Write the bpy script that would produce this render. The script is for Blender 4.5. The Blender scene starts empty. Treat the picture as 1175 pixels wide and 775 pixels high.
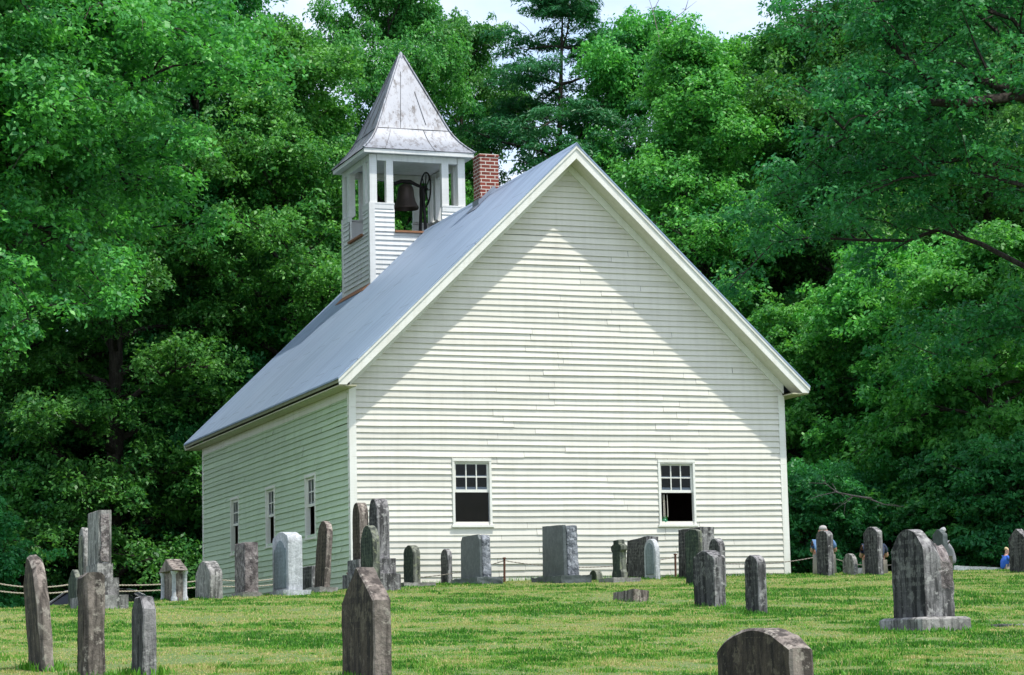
import bpy, bmesh, math, random
import numpy as np
from mathutils import Vector, Matrix, noise as mnoise

R = math.radians
rng = np.random.default_rng(7)
random.seed(11)
scene = bpy.context.scene
col = scene.collection

# ------------------------------------------------------------------ camera
CAM = np.array([-12.3378, -42.9796, -1.4778])
YAW, PITCH, ROLL, FPX = -0.3492, 0.1343, -0.0227, 2700.0
_cy, _sy = math.cos(YAW), math.sin(YAW)
fwd = np.array([-_sy*math.cos(PITCH), _cy*math.cos(PITCH), math.sin(PITCH)])
_r = np.array([_cy, _sy, 0.0]); _u = np.cross(_r, fwd)
cr = math.cos(ROLL)*_r + math.sin(ROLL)*_u
cu = -math.sin(ROLL)*_r + math.cos(ROLL)*_u
cam_data = bpy.data.cameras.new('camera')
cam_data.sensor_width = 36.0
cam_data.lens = FPX/1175.0*36.0
cam_data.clip_start = 0.5
cam_data.clip_end = 4000.0
cam = bpy.data.objects.new('camera', cam_data)
cam.matrix_world = Matrix(((cr[0], cu[0], -fwd[0], CAM[0]), (cr[1], cu[1], -fwd[1], CAM[1]), (cr[2], cu[2], -fwd[2], CAM[2]), (0, 0, 0, 1)))
col.objects.link(cam)
scene.camera = cam

# ------------------------------------------------------------------ sun, sky, exposure
SUN = Vector((0.235, -0.34, 0.92)).normalized()
SUN_EL = math.asin(SUN.z)
SUN_AZ = math.atan2(SUN.x, SUN.y)
sun_data = bpy.data.lights.new('sun', 'SUN')
sun_data.energy = 2.2
sun_data.angle = R(0.9)
sun_data.color = (1.0, 0.955, 0.88)
sun = bpy.data.objects.new('sun', sun_data)
sun.rotation_euler = SUN.to_track_quat('Z', 'Y').to_euler()
sun.location = (10, -20, 40)
col.objects.link(sun)

world = bpy.data.worlds.new('World')
scene.world = world
world.use_nodes = True
wn = world.node_tree.nodes; wl = world.node_tree.links
bg = wn['Background']
bg.inputs['Strength'].default_value = 0.15
skyt = wn.new('ShaderNodeTexSky')
skyt.sky_type = 'NISHITA'; skyt.sun_disc = False
skyt.sun_elevation = SUN_EL; skyt.sun_rotation = SUN_AZ
skyt.air_density = 1.0; skyt.dust_density = 1.5; skyt.ozone_density = 1.0
wtc = wn.new('ShaderNodeTexCoord')
wno = wn.new('ShaderNodeTexNoise'); wno.inputs['Scale'].default_value = 7.0; wno.inputs['Detail'].default_value = 7.0; wno.inputs['Roughness'].default_value = 0.55
wmp = wn.new('ShaderNodeMapping'); wmp.inputs['Scale'].default_value = (1.0, 1.0, 2.2); wmp.inputs['Location'].default_value = (0.31, 0.12, 0.4)
wra = wn.new('ShaderNodeValToRGB')
wra.color_ramp.elements[0].position = 0.40; wra.color_ramp.elements[0].color = (0.25, 0.25, 0.25, 1)
wra.color_ramp.elements[1].position = 0.64; wra.color_ramp.elements[1].color = (1, 1, 1, 1)
wmx = wn.new('ShaderNodeMix'); wmx.data_type = 'RGBA'
wmx.inputs['B'].default_value = (3.7, 3.95, 4.5, 1)
wl.new(wtc.outputs['Generated'], wmp.inputs['Vector']); wl.new(wmp.outputs['Vector'], wno.inputs['Vector'])
wl.new(wno.outputs['Fac'], wra.inputs['Fac']); wl.new(wra.outputs['Color'], wmx.inputs['Factor'])
wl.new(skyt.outputs['Color'], wmx.inputs['A']); wl.new(wmx.outputs['Result'], bg.inputs['Color'])

vs = scene.view_settings
vs.view_transform = 'Standard'; vs.look = 'None'; vs.gamma = 1.0; vs.use_curve_mapping = False
vs.exposure = 1.0
scene.cycles.max_bounces = 8
scene.cycles.diffuse_bounces = 3
scene.cycles.transparent_max_bounces = 8
scene.cycles.caustics_reflective = False; scene.cycles.caustics_refractive = False

# ------------------------------------------------------------------ small helpers
FH = np.array([0.34213674, 0.93965017]); RH = np.array([0.93965017, -0.34213674])

def st(s, t):
    """ground plan point s metres ahead of the photographer and t metres to the right"""
    return CAM[0]+FH[0]*s+RH[0]*t, CAM[1]+FH[1]*s+RH[1]*t

_tt = np.linspace(-40, 40, 801)
_cp = np.interp(_tt, [-40, -20, -12, -7, -4.5, -3.4, -2.6, -1.8, 0, 12, 40], [0, .3, .6, .80, .98, 1.08, 1.22, 1.40, 1.45, 1.45, 1.3])
_kk = np.exp(-.5*(np.arange(-15, 16)/5.)**2); _kk /= _kk.sum()
_cp = np.convolve(np.pad(_cp, 15, 'edge'), _kk, 'valid')

_tab = rng.random((256, 256))
def vnoise(x, y):
    xi = np.floor(x).astype(int); yi = np.floor(y).astype(int)
    fx = x-xi; fy = y-yi
    fx = fx*fx*(3-2*fx); fy = fy*fy*(3-2*fy)
    a = _tab[xi & 255, yi & 255]; b = _tab[(xi+1) & 255, yi & 255]
    c = _tab[xi & 255, (yi+1) & 255]; d = _tab[(xi+1) & 255, (yi+1) & 255]
    return (a*(1-fx)+b*fx)*(1-fy)+(c*(1-fx)+d*fx)*fy
def fnoise(x, y, o=3):
    v = 0; a = 1; n = 0
    for k in range(o):
        v = v+a*vnoise(x*2**k+17*k, y*2**k+31*k); n += a; a *= .5
    return v/n

def terrain(x, y):
    x = np.asarray(x, float); y = np.asarray(y, float)
    dx, dy = x-CAM[0], y-CAM[1]
    s = dx*FH[0]+dy*FH[1]; t = dx*RH[0]+dy*RH[1]
    a = -.66+.0459*s-.012*np.clip(9-s, 0, 12)**2
    b = np.interp(t, _tt, _cp)-.02*np.clip(s-48, 0, 30)
    k = .035
    m = np.minimum(a, b)
    h = m-k*np.log(np.exp(-(a-m)/k)+np.exp(-(b-m)/k))
    far = np.clip(s-100, 0, 260)
    h = h+far*.16+(fnoise(x/30, y/30)-.5)*np.clip(far*.1, 0, 8)
    h = h+(fnoise(x/2.3+9, y/2.3, 2)-.5)*.035
    return h+CAM[2]
def gz(x, y): return float(terrain(x, y))

def tag(o, label=None, cat=None, group=None, kind=None):
    if label: o['label'] = label
    if cat: o['category'] = cat
    if group: o['group'] = group
    if kind: o['kind'] = kind
    return o

def empty(name, loc, rz=0.0, label=None, cat=None, group=None):
    o = bpy.data.objects.new(name, None)
    o.empty_display_size = 0.2
    o.location = loc; o.rotation_euler = (0, 0, rz)
    col.objects.link(o)
    return tag(o, label, cat, group)

class MB:
    """collects faces and links them as one mesh object"""
    def __init__(self): self.v = []; self.f = []; self.c = []
    def add(self, verts, faces, tint=None):
        n = len(self.v); self.v += [tuple(map(float, p)) for p in verts]
        self.f += [tuple(i+n for i in f) for f in faces]
        self.c += [1.0 if tint is None else tint]*len(verts)
    def box(self, x0, x1, y0, y1, z0, z1, tint=None):
        self.add([(x0,y0,z0),(x1,y0,z0),(x1,y1,z0),(x0,y1,z0),(x0,y0,z1),(x1,y0,z1),(x1,y1,z1),(x0,y1,z1)],
                 [(0,3,2,1),(4,5,6,7),(0,1,5,4),(1,2,6,5),(2,3,7,6),(3,0,4,7)], tint)
    def prism(self, poly, d, tint=None):
        """closed polygon (3D points) swept by vector d"""
        n = len(poly); p = [Vector(q) for q in poly]; d = Vector(d)
        self.add(p+[q+d for q in p], [tuple(range(n))[::-1], tuple(range(n, 2*n))]+[(i, (i+1) % n, n+(i+1) % n, n+i) for i in range(n)], tint)
    def tube(self, pts, rad, sides=8, cap=True):
        pts = [Vector(p) for p in pts]; n = len(pts)
        if not hasattr(rad, '__len__'): rad = [rad]*n
        verts = []; ref = None
        for i, p in enumerate(pts):
            d = (pts[min(i+1, n-1)]-pts[max(i-1, 0)]).normalized()
            if ref is None: ref = d.orthogonal().normalized()
            a = (ref-d*ref.dot(d))
            a = a.normalized() if a.length > 1e-6 else d.orthogonal().normalized()
            ref = a; b = d.cross(a)
            for k in range(sides):
                w = 2*math.pi*k/sides
                verts.append(p+(a*math.cos(w)+b*math.sin(w))*rad[i])
        faces = [(i*sides+k, i*sides+(k+1) % sides, (i+1)*sides+(k+1) % sides, (i+1)*sides+k) for i in range(n-1) for k in range(sides)]
        if cap: faces += [tuple(range(sides))[::-1], tuple(range((n-1)*sides, n*sides))]
        self.add(verts, faces)
    def lathe(self, prof, c=(0,0,0), sides=28, axis='Z'):
        verts = []
        for r_, z in prof:
            for k in range(sides):
                w = 2*math.pi*k/sides
                q = (r_*math.cos(w), r_*math.sin(w), z)
                if axis == 'X': q = (q[2], q[0], q[1])
                if axis == 'Y': q = (q[0], q[2], q[1])
                verts.append((c[0]+q[0], c[1]+q[1], c[2]+q[2]))
        m = len(prof)
        self.add(verts, [(i*sides+k, i*sides+(k+1) % sides, (i+1)*sides+(k+1) % sides, (i+1)*sides+k) for i in range(m-1) for k in range(sides)])
    def build(self, name, mat, parent=None, smooth=None, bevel=0):
        me = bpy.data.meshes.new(name)
        me.from_pydata(self.v, [], self.f)
        at = me.attributes.new('tint', 'FLOAT', 'POINT'); at.data.foreach_set('value', self.c)
        bm = bmesh.new(); bm.from_mesh(me)
        bmesh.ops.recalc_face_normals(bm, faces=bm.faces)
        if bevel:
            ed = [e for e in bm.edges if e.is_manifold and e.calc_face_angle(0) > R(30)]
            bmesh.ops.bevel(bm, geom=ed, offset=bevel, segments=1, affect='EDGES', clamp_overlap=True)
        bm.to_mesh(me); bm.free()
        me.materials.append(mat)
        if smooth:
            me.polygons.foreach_set('use_smooth', [True]*len(me.polygons))
            me.set_sharp_from_angle(angle=R(smooth))
        o = bpy.data.objects.new(name, me)
        col.objects.link(o)
        if parent: o.parent = parent
        return o

# ------------------------------------------------------------------ materials
def new_mat(name):
    m = bpy.data.materials.new(name); m.use_nodes = True
    nt = m.node_tree
    return m, nt, nt.nodes['Principled BSDF']
def N(nt, typ, **kw):
    n = nt.nodes.new(typ)
    for k, v in kw.items():
        if k in n.inputs: n.inputs[k].default_value = v
        else: setattr(n, k, v)
    return n
def ramp(nt, src, stops):
    r = nt.nodes.new('ShaderNodeValToRGB')
    els = r.color_ramp.elements
    while len(els) < len(stops): els.new(0.5)
    for e, (p, c) in zip(els, stops):
        e.position = p; e.color = (c, c, c, 1) if not hasattr(c, '__len__') else (*c, 1)
    nt.links.new(src, r.inputs['Fac'])
    return r.outputs['Color']
def mix(nt, fac, a, b, mode='MIX'):
    m = nt.nodes.new('ShaderNodeMix'); m.data_type = 'RGBA'; m.blend_type = mode
    for key, v in (('Factor', fac), ('A', a), ('B', b)):
        if isinstance(v, bpy.types.NodeSocket): nt.links.new(v, m.inputs[key])
        elif hasattr(v, '__len__'): m.inputs[key].default_value = (*v, 1)
        else: m.inputs[key].default_value = v
    return m.outputs['Result']
def coords(nt, scale=(1,1,1), kind='Object', rand=0.0):
    tc = nt.nodes.new('ShaderNodeTexCoord'); mp = nt.nodes.new('ShaderNodeMapping')
    mp.inputs['Scale'].default_value = scale
    nt.links.new(tc.outputs[kind], mp.inputs['Vector'])
    if rand:
        oi = nt.nodes.new('ShaderNodeObjectInfo')
        mu = N(nt, 'ShaderNodeMath', operation='MULTIPLY'); mu.inputs[1].default_value = rand
        nt.links.new(oi.outputs['Random'], mu.inputs[0]); nt.links.new(mu.outputs[0], mp.inputs['Location'])
    return mp.outputs['Vector']
def noise(nt, vec, scale, detail=5, rough=.6):
    n = N(nt, 'ShaderNodeTexNoise', Scale=scale, Detail=detail, Roughness=rough)
    nt.links.new(vec, n.inputs['Vector'])
    return n.outputs['Fac']
def bump(nt, b, h, strength, dist=0.01):
    bp = N(nt, 'ShaderNodeBump', Strength=strength, Distance=dist)
    nt.links.new(h, bp.inputs['Height']); nt.links.new(bp.outputs['Normal'], b.inputs['Normal'])

def plain(name, c, rough=.6, metal=0.0, var=.15, scale=8):
    m, nt, b = new_mat(name)
    f = noise(nt, coords(nt), scale)
    nt.links.new(mix(nt, f, tuple(x*(1-var) for x in c), tuple(min(1, x*(1+var)) for x in c)), b.inputs['Base Color'])
    b.inputs['Roughness'].default_value = rough; b.inputs['Metallic'].default_value = metal
    return m

def paint_mat(name, c, grime, amount=.5, board=True):
    m, nt, b = new_mat(name)
    v = coords(nt, (1, 1, 1))
    streak = noise(nt, coords(nt, (9, 9, .7)), 1.0, 6)
    blot = noise(nt, v, 1.3, 6)
    fine = noise(nt, coords(nt, (2, 2, 40)), 1.0, 4)
    c1 = mix(nt, ramp(nt, streak, [(.45, 0), (.75, amount)]), c, grime)
    c2 = mix(nt, ramp(nt, blot, [(.5, 0), (.8, amount)]), c1, grime)
    c3 = mix(nt, ramp(nt, fine, [(.3, .12), (.6, 0)]), c2, (.35, .33, .28))
    # mud splashed up from the ground
    sz = nt.nodes.new('ShaderNodeSeparateXYZ'); nt.links.new(v, sz.inputs[0])
    low = N(nt, 'ShaderNodeMapRange'); nt.links.new(sz.outputs['Z'], low.inputs['Value'])
    for q_, w_ in (('From Min', -.3), ('From Max', .75), ('To Min', .75), ('To Max', 0)): low.inputs[q_].default_value = w_
    sm = N(nt, 'ShaderNodeMath', operation='MULTIPLY'); nt.links.new(low.outputs[0], sm.inputs[0]); nt.links.new(noise(nt, v, 3.5, 7, .7), sm.inputs[1])
    c3 = mix(nt, sm.outputs[0], c3, (.30, .26, .18))
    at = nt.nodes.new('ShaderNodeAttribute'); at.attribute_name = 'tint'
    c4 = mix(nt, 1.0, c3, at.outputs['Fac'], 'MULTIPLY')
    nt.links.new(c4, b.inputs['Base Color'])
    b.inputs['Roughness'].default_value = .55
    bump(nt, b, fine, .25, .004)
    return m

M = {}
M['siding'] = paint_mat('white_siding_paint', (.74, .72, .635), (.56, .54, .46), .38)
M['side'] = paint_mat('shade_tinted_siding_paint', (.57, .70, .49), (.40, .53, .33), .5)  # green bounce light and shade mixed into the side wall colour
M['trim'] = paint_mat('white_trim_paint', (.80, .80, .74), (.62, .60, .50), .5)
M['soffit'] = paint_mat('soffit_paint', (.70, .68, .58), (.5, .46, .36), .5)
M['belfry'] = paint_mat('belfry_paint', (.78, .79, .77), (.55, .55, .52), .5)

def roof_mat():
    m, nt, b = new_mat('grey_metal_roofing')
    v = coords(nt)
    big = noise(nt, v, .5, 5); fine = noise(nt, v, 7, 6)
    streak = noise(nt, coords(nt, (.35, 3.0, .35)), 1.5, 6)
    c = mix(nt, big, (.26, .355, .49), (.375, .46, .585))
    c = mix(nt, ramp(nt, streak, [(.48, 0), (.66, .6)]), c, (.20, .27, .39))
    c = mix(nt, ramp(nt, fine, [(.66, 0), (.75, .6)]), c, (.23, .22, .23))
    # faint lap joints between the sheets: rows down the slope and staggered columns
    br = N(nt, 'ShaderNodeTexBrick', Scale=1.0)
    br.inputs['Mortar Size'].default_value = .008; br.inputs['Brick Width'].default_value = 2.4; br.inputs['Row Height'].default_value = .61
    br.inputs['Color1'].default_value = (1, 1, 1, 1); br.inputs['Color2'].default_value = (.93, .93, .95, 1); br.inputs['Mortar'].default_value = (.50, .51, .54, 1)
    sx = nt.nodes.new('ShaderNodeSeparateXYZ'); cx = nt.nodes.new('ShaderNodeCombineXYZ')
    nt.links.new(v, sx.inputs[0]); nt.links.new(sx.outputs['X'], cx.inputs['X']); nt.links.new(sx.outputs['Y'], cx.inputs['Y'])
    nt.links.new(cx.outputs[0], br.inputs['Vector'])
    c = mix(nt, 1.0, c, br.outputs['Color'], 'MULTIPLY')
    nt.links.new(c, b.inputs['Base Color'])
    b.inputs['Roughness'].default_value = .5; b.inputs['Metallic'].default_value = .25
    bump(nt, b, big, .15, .02)
    return m
M['roof'] = roof_mat()

def spire_mat():
    m, nt, b = new_mat('weathered_tin')
    v = coords(nt)
    n1 = noise(nt, coords(nt, (2.6, 2.6, .7)), 1.2, 8, .68); n2 = noise(nt, coords(nt, (9, 9, .8)), 1.0, 7, .7)
    c = mix(nt, n1, (.165, .182, .215), (.265, .288, .330))
    c = mix(nt, ramp(nt, n2, [(.50, 0), (.60, .75)]), c, (.095, .095, .105))
    n3 = noise(nt, coords(nt, (5, 5, .8)), 1.0, 9, .74)
    c = mix(nt, ramp(nt, n3, [(.56, 0), (.62, .9)]), c, (.040, .038, .042))
    n4 = noise(nt, coords(nt, (3, 3, .8)), 1.4, 6, .7)
    c = mix(nt, ramp(nt, n4, [(.69, 0), (.76, .5)]), c, (.13, .07, .045))
    nt.links.new(c, b.inputs['Base Color'])
    b.inputs['Roughness'].default_value = .5; b.inputs['Metallic'].default_value = .2
    bump(nt, b, n1, .3, .02)
    return m
M['spire'] = spire_mat()
M['rust'] = plain('rusty_wood', (.30, .14, .07), .85, 0, .45, 14)
M['iron'] = plain('black_iron', (.028, .026, .025), .55, .6, .4, 20)
M['rust_iron'] = plain('rusted_iron', (.13, .055, .035), .8, .3, .5, 25)
M['bell'] = plain('aged_bell_metal', (.085, .066, .055), .5, .7, .5, 5)
M['inside'] = plain('dark_interior_boards', (.20, .15, .10), .8, 0, .3, 3)
M['lead'] = plain('grey_flashing', (.25, .28, .33), .5, .5, .2, 6)

def brick_mat():
    m, nt, b = new_mat('red_brick')
    tc = nt.nodes.new('ShaderNodeTexCoord'); sx = nt.nodes.new('ShaderNodeSeparateXYZ'); cx = nt.nodes.new('ShaderNodeCombineXYZ')
    ad = N(nt, 'ShaderNodeMath', operation='ADD')
    nt.links.new(tc.outputs['Object'], sx.inputs[0]); nt.links.new(sx.outputs['X'], ad.inputs[0]); nt.links.new(sx.outputs['Y'], ad.inputs[1])
    nt.links.new(ad.outputs[0], cx.inputs['X']); nt.links.new(sx.outputs['Z'], cx.inputs['Y'])
    br = N(nt, 'ShaderNodeTexBrick', Scale=1.0)
    br.inputs['Mortar Size'].default_value = .009; br.inputs['Brick Width'].default_value = .21; br.inputs['Row Height'].default_value = .078
    br.inputs['Color1'].default_value = (.26, .055, .035, 1); br.inputs['Color2'].default_value = (.17, .035, .022, 1); br.inputs['Mortar'].default_value = (.62, .56, .48, 1)
    nt.links.new(cx.outputs[0], br.inputs['Vector'])
    n = noise(nt, tc.outputs['Object'], 9, 6)
    c = mix(nt, ramp(nt, n, [(.55, 0), (.75, .6)]), br.outputs['Color'], (.08, .03, .025))
    nt.links.new(c, b.inputs['Base Color']); b.inputs['Roughness'].default_value = .9
    bump(nt, b, br.outputs['Fac'], -.6, .01)
    return m
M['brick'] = brick_mat()

def glass_mat(name='window_glass', tintc=(.02, .025, .04)):
    m, nt, b = new_mat(name)
    out = nt.nodes['Material Output']
    gl = N(nt, 'ShaderNodeBsdfGlossy', Roughness=.04); tr = nt.nodes.new('ShaderNodeBsdfTransparent')
    tr.inputs['Color'].default_value = (.55, .6, .7, 1)
    fr = N(nt, 'ShaderNodeFresnel', IOR=1.28); mx = nt.nodes.new('ShaderNodeMixShader')
    v = coords(nt); nz = noise(nt, v, 5, 2); bp = N(nt, 'ShaderNodeBump', Strength=.15, Distance=.01)
    nt.links.new(nz, bp.inputs['Height']); nt.links.new(bp.outputs['Normal'], gl.inputs['Normal'])
    nt.links.new(fr.outputs[0], mx.inputs[0]); nt.links.new(tr.outputs[0], mx.inputs[1]); nt.links.new(gl.outputs[0], mx.inputs[2])
    nt.links.new(mx.outputs[0], out.inputs['Surface'])
    return m
M['glass'] = glass_mat()

def stone_mat(name, base, dark, lichen, dark_amt=.6, lichen_amt=.35, streak=True, rough=.9, bumps=.5, fine=30, carved=False):
    m, nt, b = new_mat(name)
    v = coords(nt, rand=37.0)
    sv = coords(nt, (11, 11, 1.1), rand=53.0)
    n1 = noise(nt, v, 5, 8, .65); n2 = noise(nt, sv if streak else v, 1.6 if streak else 9, 7, .65); n3 = noise(nt, v, 13, 6, .7); n4 = noise(nt, v, fine, 4, .7)
    c = mix(nt, n1, tuple(x*.78 for x in base), tuple(min(1, x*1.2) for x in base))
    c = mix(nt, ramp(nt, n2, [(.44, 0), (.58, dark_amt)]), c, dark)
    n5 = noise(nt, v, 3.2, 9, .72)
    c = mix(nt, ramp(nt, n5, [(.52, 0), (.58, dark_amt*.5)]), c, dark)
    c = mix(nt, ramp(nt, n3, [(.54, 0), (.60, lichen_amt*1.5)]), c, lichen)
    c = mix(nt, ramp(nt, n4, [(.3, .45), (.5, 0)]), c, tuple(x*.5 for x in dark))
    nt.links.new(c, b.inputs['Base Color']); b.inputs['Roughness'].default_value = rough
    b.inputs['Specular IOR Level'].default_value = .25
    ad = N(nt, 'ShaderNodeMath', operation='ADD'); nt.links.new(n1, ad.inputs[0]); nt.links.new(n4, ad.inputs[1])
    if carved:                                       # rows of worn, unreadable chisel marks
        sx = nt.nodes.new('ShaderNodeSeparateXYZ'); tc = nt.nodes.new('ShaderNodeTexCoord'); nt.links.new(tc.outputs['Object'], sx.inputs[0])
        row = N(nt, 'ShaderNodeMath', operation='PINGPONG'); row.inputs[1].default_value = .03; nt.links.new(sx.outputs['Z'], row.inputs[0])
        rr_ = N(nt, 'ShaderNodeMath', operation='GREATER_THAN'); rr_.inputs[1].default_value = .016; nt.links.new(row.outputs[0], rr_.inputs[0])
        mk = ramp(nt, noise(nt, coords(nt, (60, 60, 25), rand=9.0), 1.0, 2, .5), [(.50, 0), (.54, 1)])
        mm = N(nt, 'ShaderNodeMath', operation='MULTIPLY'); nt.links.new(rr_.outputs[0], mm.inputs[0]); nt.links.new(mk, mm.inputs[1])
        zz = N(nt, 'ShaderNodeMath', operation='GREATER_THAN'); zz.inputs[1].default_value = .28; nt.links.new(sx.outputs['Z'], zz.inputs[0])
        m2 = N(nt, 'ShaderNodeMath', operation='MULTIPLY'); nt.links.new(mm.outputs[0], m2.inputs[0]); nt.links.new(zz.outputs[0], m2.inputs[1])
        m3 = N(nt, 'ShaderNodeMath', operation='MULTIPLY'); m3.inputs[1].default_value = .20; nt.links.new(m2.outputs[0], m3.inputs[0])
        nt.links.new(mix(nt, m3.outputs[0], c, tuple(x*1.1 for x in lichen)), b.inputs['Base Color'])
    bump(nt, b, ad.outputs[0], bumps, .015)
    return m
M['slate'] = stone_mat('dark_weathered_stone', (.255, .247, .245), (.042, .042, .042), (.44, .435, .41), .95, .4)
M['brownstone'] = stone_mat('brown_lichen_stone', (.25, .212, .182), (.043, .036, .031), (.42, .38, .32), .9, .42)
M['greystone'] = stone_mat('grey_weathered_stone', (.32, .31, .29), (.065, .065, .06), (.48, .47, .43), .9, .4)
M['mossy'] = stone_mat('mossy_green_stone', (.20, .21, .17), (.035, .042, .034), (.24, .26, .16), .9, .5)
# darker copies for the faces turned from the sun, shade put into their colour
M['slate_face'] = stone_mat('shaded_stone_face', (.080, .078, .076), (.012, .012, .012), (.27, .27, .24), .95, .25, carved=True)
M['brown_face'] = stone_mat('shaded_brown_face', (.075, .058, .042), (.014, .011, .009), (.19, .16, .11), .9, .3, carved=True)
M['mossy_face'] = stone_mat('shaded_mossy_face', (.055, .075, .055), (.011, .016, .012), (.14, .17, .10), .9, .32, carved=True)
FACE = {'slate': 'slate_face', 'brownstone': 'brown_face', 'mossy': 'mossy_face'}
M['marble'] = stone_mat('pale_marble', (.50, .52, .53), (.23, .245, .25), (.62, .64, .65), .5, .45, rough=.7)
M['granite'] = stone_mat('grey_granite', (.105, .125, .125), (.05, .06, .06), (.17, .19, .19), .5, .25, streak=False, rough=.5, bumps=.12, fine=90)
M['rockface'] = stone_mat('rough_cut_granite', (.30, .32, .35), (.06, .07, .08), (.50, .52, .55), .85, .5, streak=False, bumps=1.0, fine=40)
M['rockbrown'] = stone_mat('rough_cut_brown_stone', (.27, .235, .225), (.06, .052, .052), (.45, .41, .39), .85, .5, streak=False, bumps=1.0, fine=40)
M['panel'] = stone_mat('darker_inset_stone', (.10, .105, .105), (.03, .03, .03), (.2, .2, .2), .6, .3)
M['palepanel'] = stone_mat('grey_marble_panel', (.22, .27, .28), (.10, .13, .14), (.32, .37, .39), .5, .3, rough=.6, carved=True)
M['concrete'] = stone_mat('pale_footing', (.30, .29, .265), (.12, .11, .10), (.42, .42, .38), .5, .3, streak=False)

def leaf_mat(name, c1, c2, trans=.35, hue=.04):
    m, nt, b = new_mat(name)
    out = nt.nodes['Material Output']
    at = nt.nodes.new('ShaderNodeAttribute'); at.attribute_name = 'tint'
    oi = nt.nodes.new('ShaderNodeObjectInfo')
    c = mix(nt, at.outputs['Fac'], c1, c2)
    hs = nt.nodes.new('ShaderNodeHueSaturation')
    mh = N(nt, 'ShaderNodeMapRange'); mh.inputs['To Min'].default_value = .5-hue*.5; mh.inputs['To Max'].default_value = .5+hue*.5
    mv = N(nt, 'ShaderNodeMapRange'); mv.inputs['To Min'].default_value = .78; mv.inputs['To Max'].default_value = 1.2
    nt.links.new(oi.outputs['Random'], mh.inputs['Value']); nt.links.new(oi.outputs['Random'], mv.inputs['Value'])
    nt.links.new(mh.outputs[0], hs.inputs['Hue']); nt.links.new(mv.outputs[0], hs.inputs['Value']); nt.links.new(c, hs.inputs['Color'])
    b.inputs['Roughness'].default_value = .45; b.inputs['Specular IOR Level'].default_value = .3
    nt.links.new(hs.outputs[0], b.inputs['Base Color'])
    tl = nt.nodes.new('ShaderNodeBsdfTranslucent')
    br = mix(nt, 1.0, hs.outputs[0], (1.2, 1.25, .6), 'MULTIPLY')
    nt.links.new(br, tl.inputs['Color'])
    mx = nt.nodes.new('ShaderNodeMixShader'); mx.inputs[0].default_value = trans
    nt.links.new(b.outputs[0], mx.inputs[1]); nt.links.new(tl.outputs[0], mx.inputs[2]); nt.links.new(mx.outputs[0], out.inputs['Surface'])
    return m
M['oak'] = leaf_mat('broad_leaves', (.014, .145, .048), (.150, .470, .080), .36, .02)
M['lightleaf'] = leaf_mat('light_green_leaves', (.020, .185, .052), (.185, .530, .090), .36, .02)
M['darkleaf'] = leaf_mat('dark_leaves', (.011, .125, .052), (.080, .350, .085), .36, .02)
M['pineleaf'] = leaf_mat('needles', (.014, .110, .042), (.055, .230, .074), .28, .02)
M['bark'] = stone_mat('bark', (.060, .050, .042), (.016, .013, .011), (.10, .095, .08), .8, .3, bumps=1.0)
M['deadwood'] = stone_mat('bleached_dead_wood', (.26, .22, .20), (.10, .08, .07), (.36, .33, .30), .4, .3)

# ------------------------------------------------------------------ ground
def ground_mat():
    m, nt, b = new_mat('ground_turf')
    at = nt.nodes.new('ShaderNodeAttribute'); at.attribute_name = 'tint'
    v = coords(nt)
    n1 = noise(nt, v, .9, 6); n2 = noise(nt, v, 14, 5)
    c = mix(nt, n1, (.055, .130, .022), (.13, .17, .05))
    c = mix(nt, ramp(nt, n2, [(.55, 0), (.75, .6)]), c, (.21, .165, .09))
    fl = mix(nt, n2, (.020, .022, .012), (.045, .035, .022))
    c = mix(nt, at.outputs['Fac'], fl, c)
    nt.links.new(c, b.inputs['Base Color']); b.inputs['Roughness'].default_value = .95
    bump(nt, b, n2, .8, .03)
    return m
ss = np.concatenate([np.arange(-30, 4, 3.0), np.arange(4, 62, .5), np.arange(62, 120, 2.5), np.linspace(122, 420, 40), [600, 1000, 2000, 3200]])
tl_ = np.concatenate([[-2500, -1200, -600, -300], np.arange(-160, -24, 8), np.arange(-24, 24, .6), np.arange(24, 161, 8), [300, 600, 1200, 2500]])
S_, T_ = np.meshgrid(ss, tl_, indexing='ij')
GX, GY = st(S_, T_)
GZ = terrain(GX, GY)
# mown grass (1) as against the shaded floor of the woods (0)
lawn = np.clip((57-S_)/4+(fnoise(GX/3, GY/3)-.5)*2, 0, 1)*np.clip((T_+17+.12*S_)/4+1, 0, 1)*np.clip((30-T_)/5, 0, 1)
g = MB(); ni, nj = S_.shape
g.v = list(zip(GX.ravel(), GY.ravel(), GZ.ravel())); g.c = lawn.ravel().tolist()
g.f = [(i*nj+j, (i+1)*nj+j, (i+1)*nj+j+1, i*nj+j+1) for i in range(ni-1) for j in range(nj-1)]
ground = g.build('ground', ground_mat(), smooth=80)
tag(ground, kind='structure')

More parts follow.
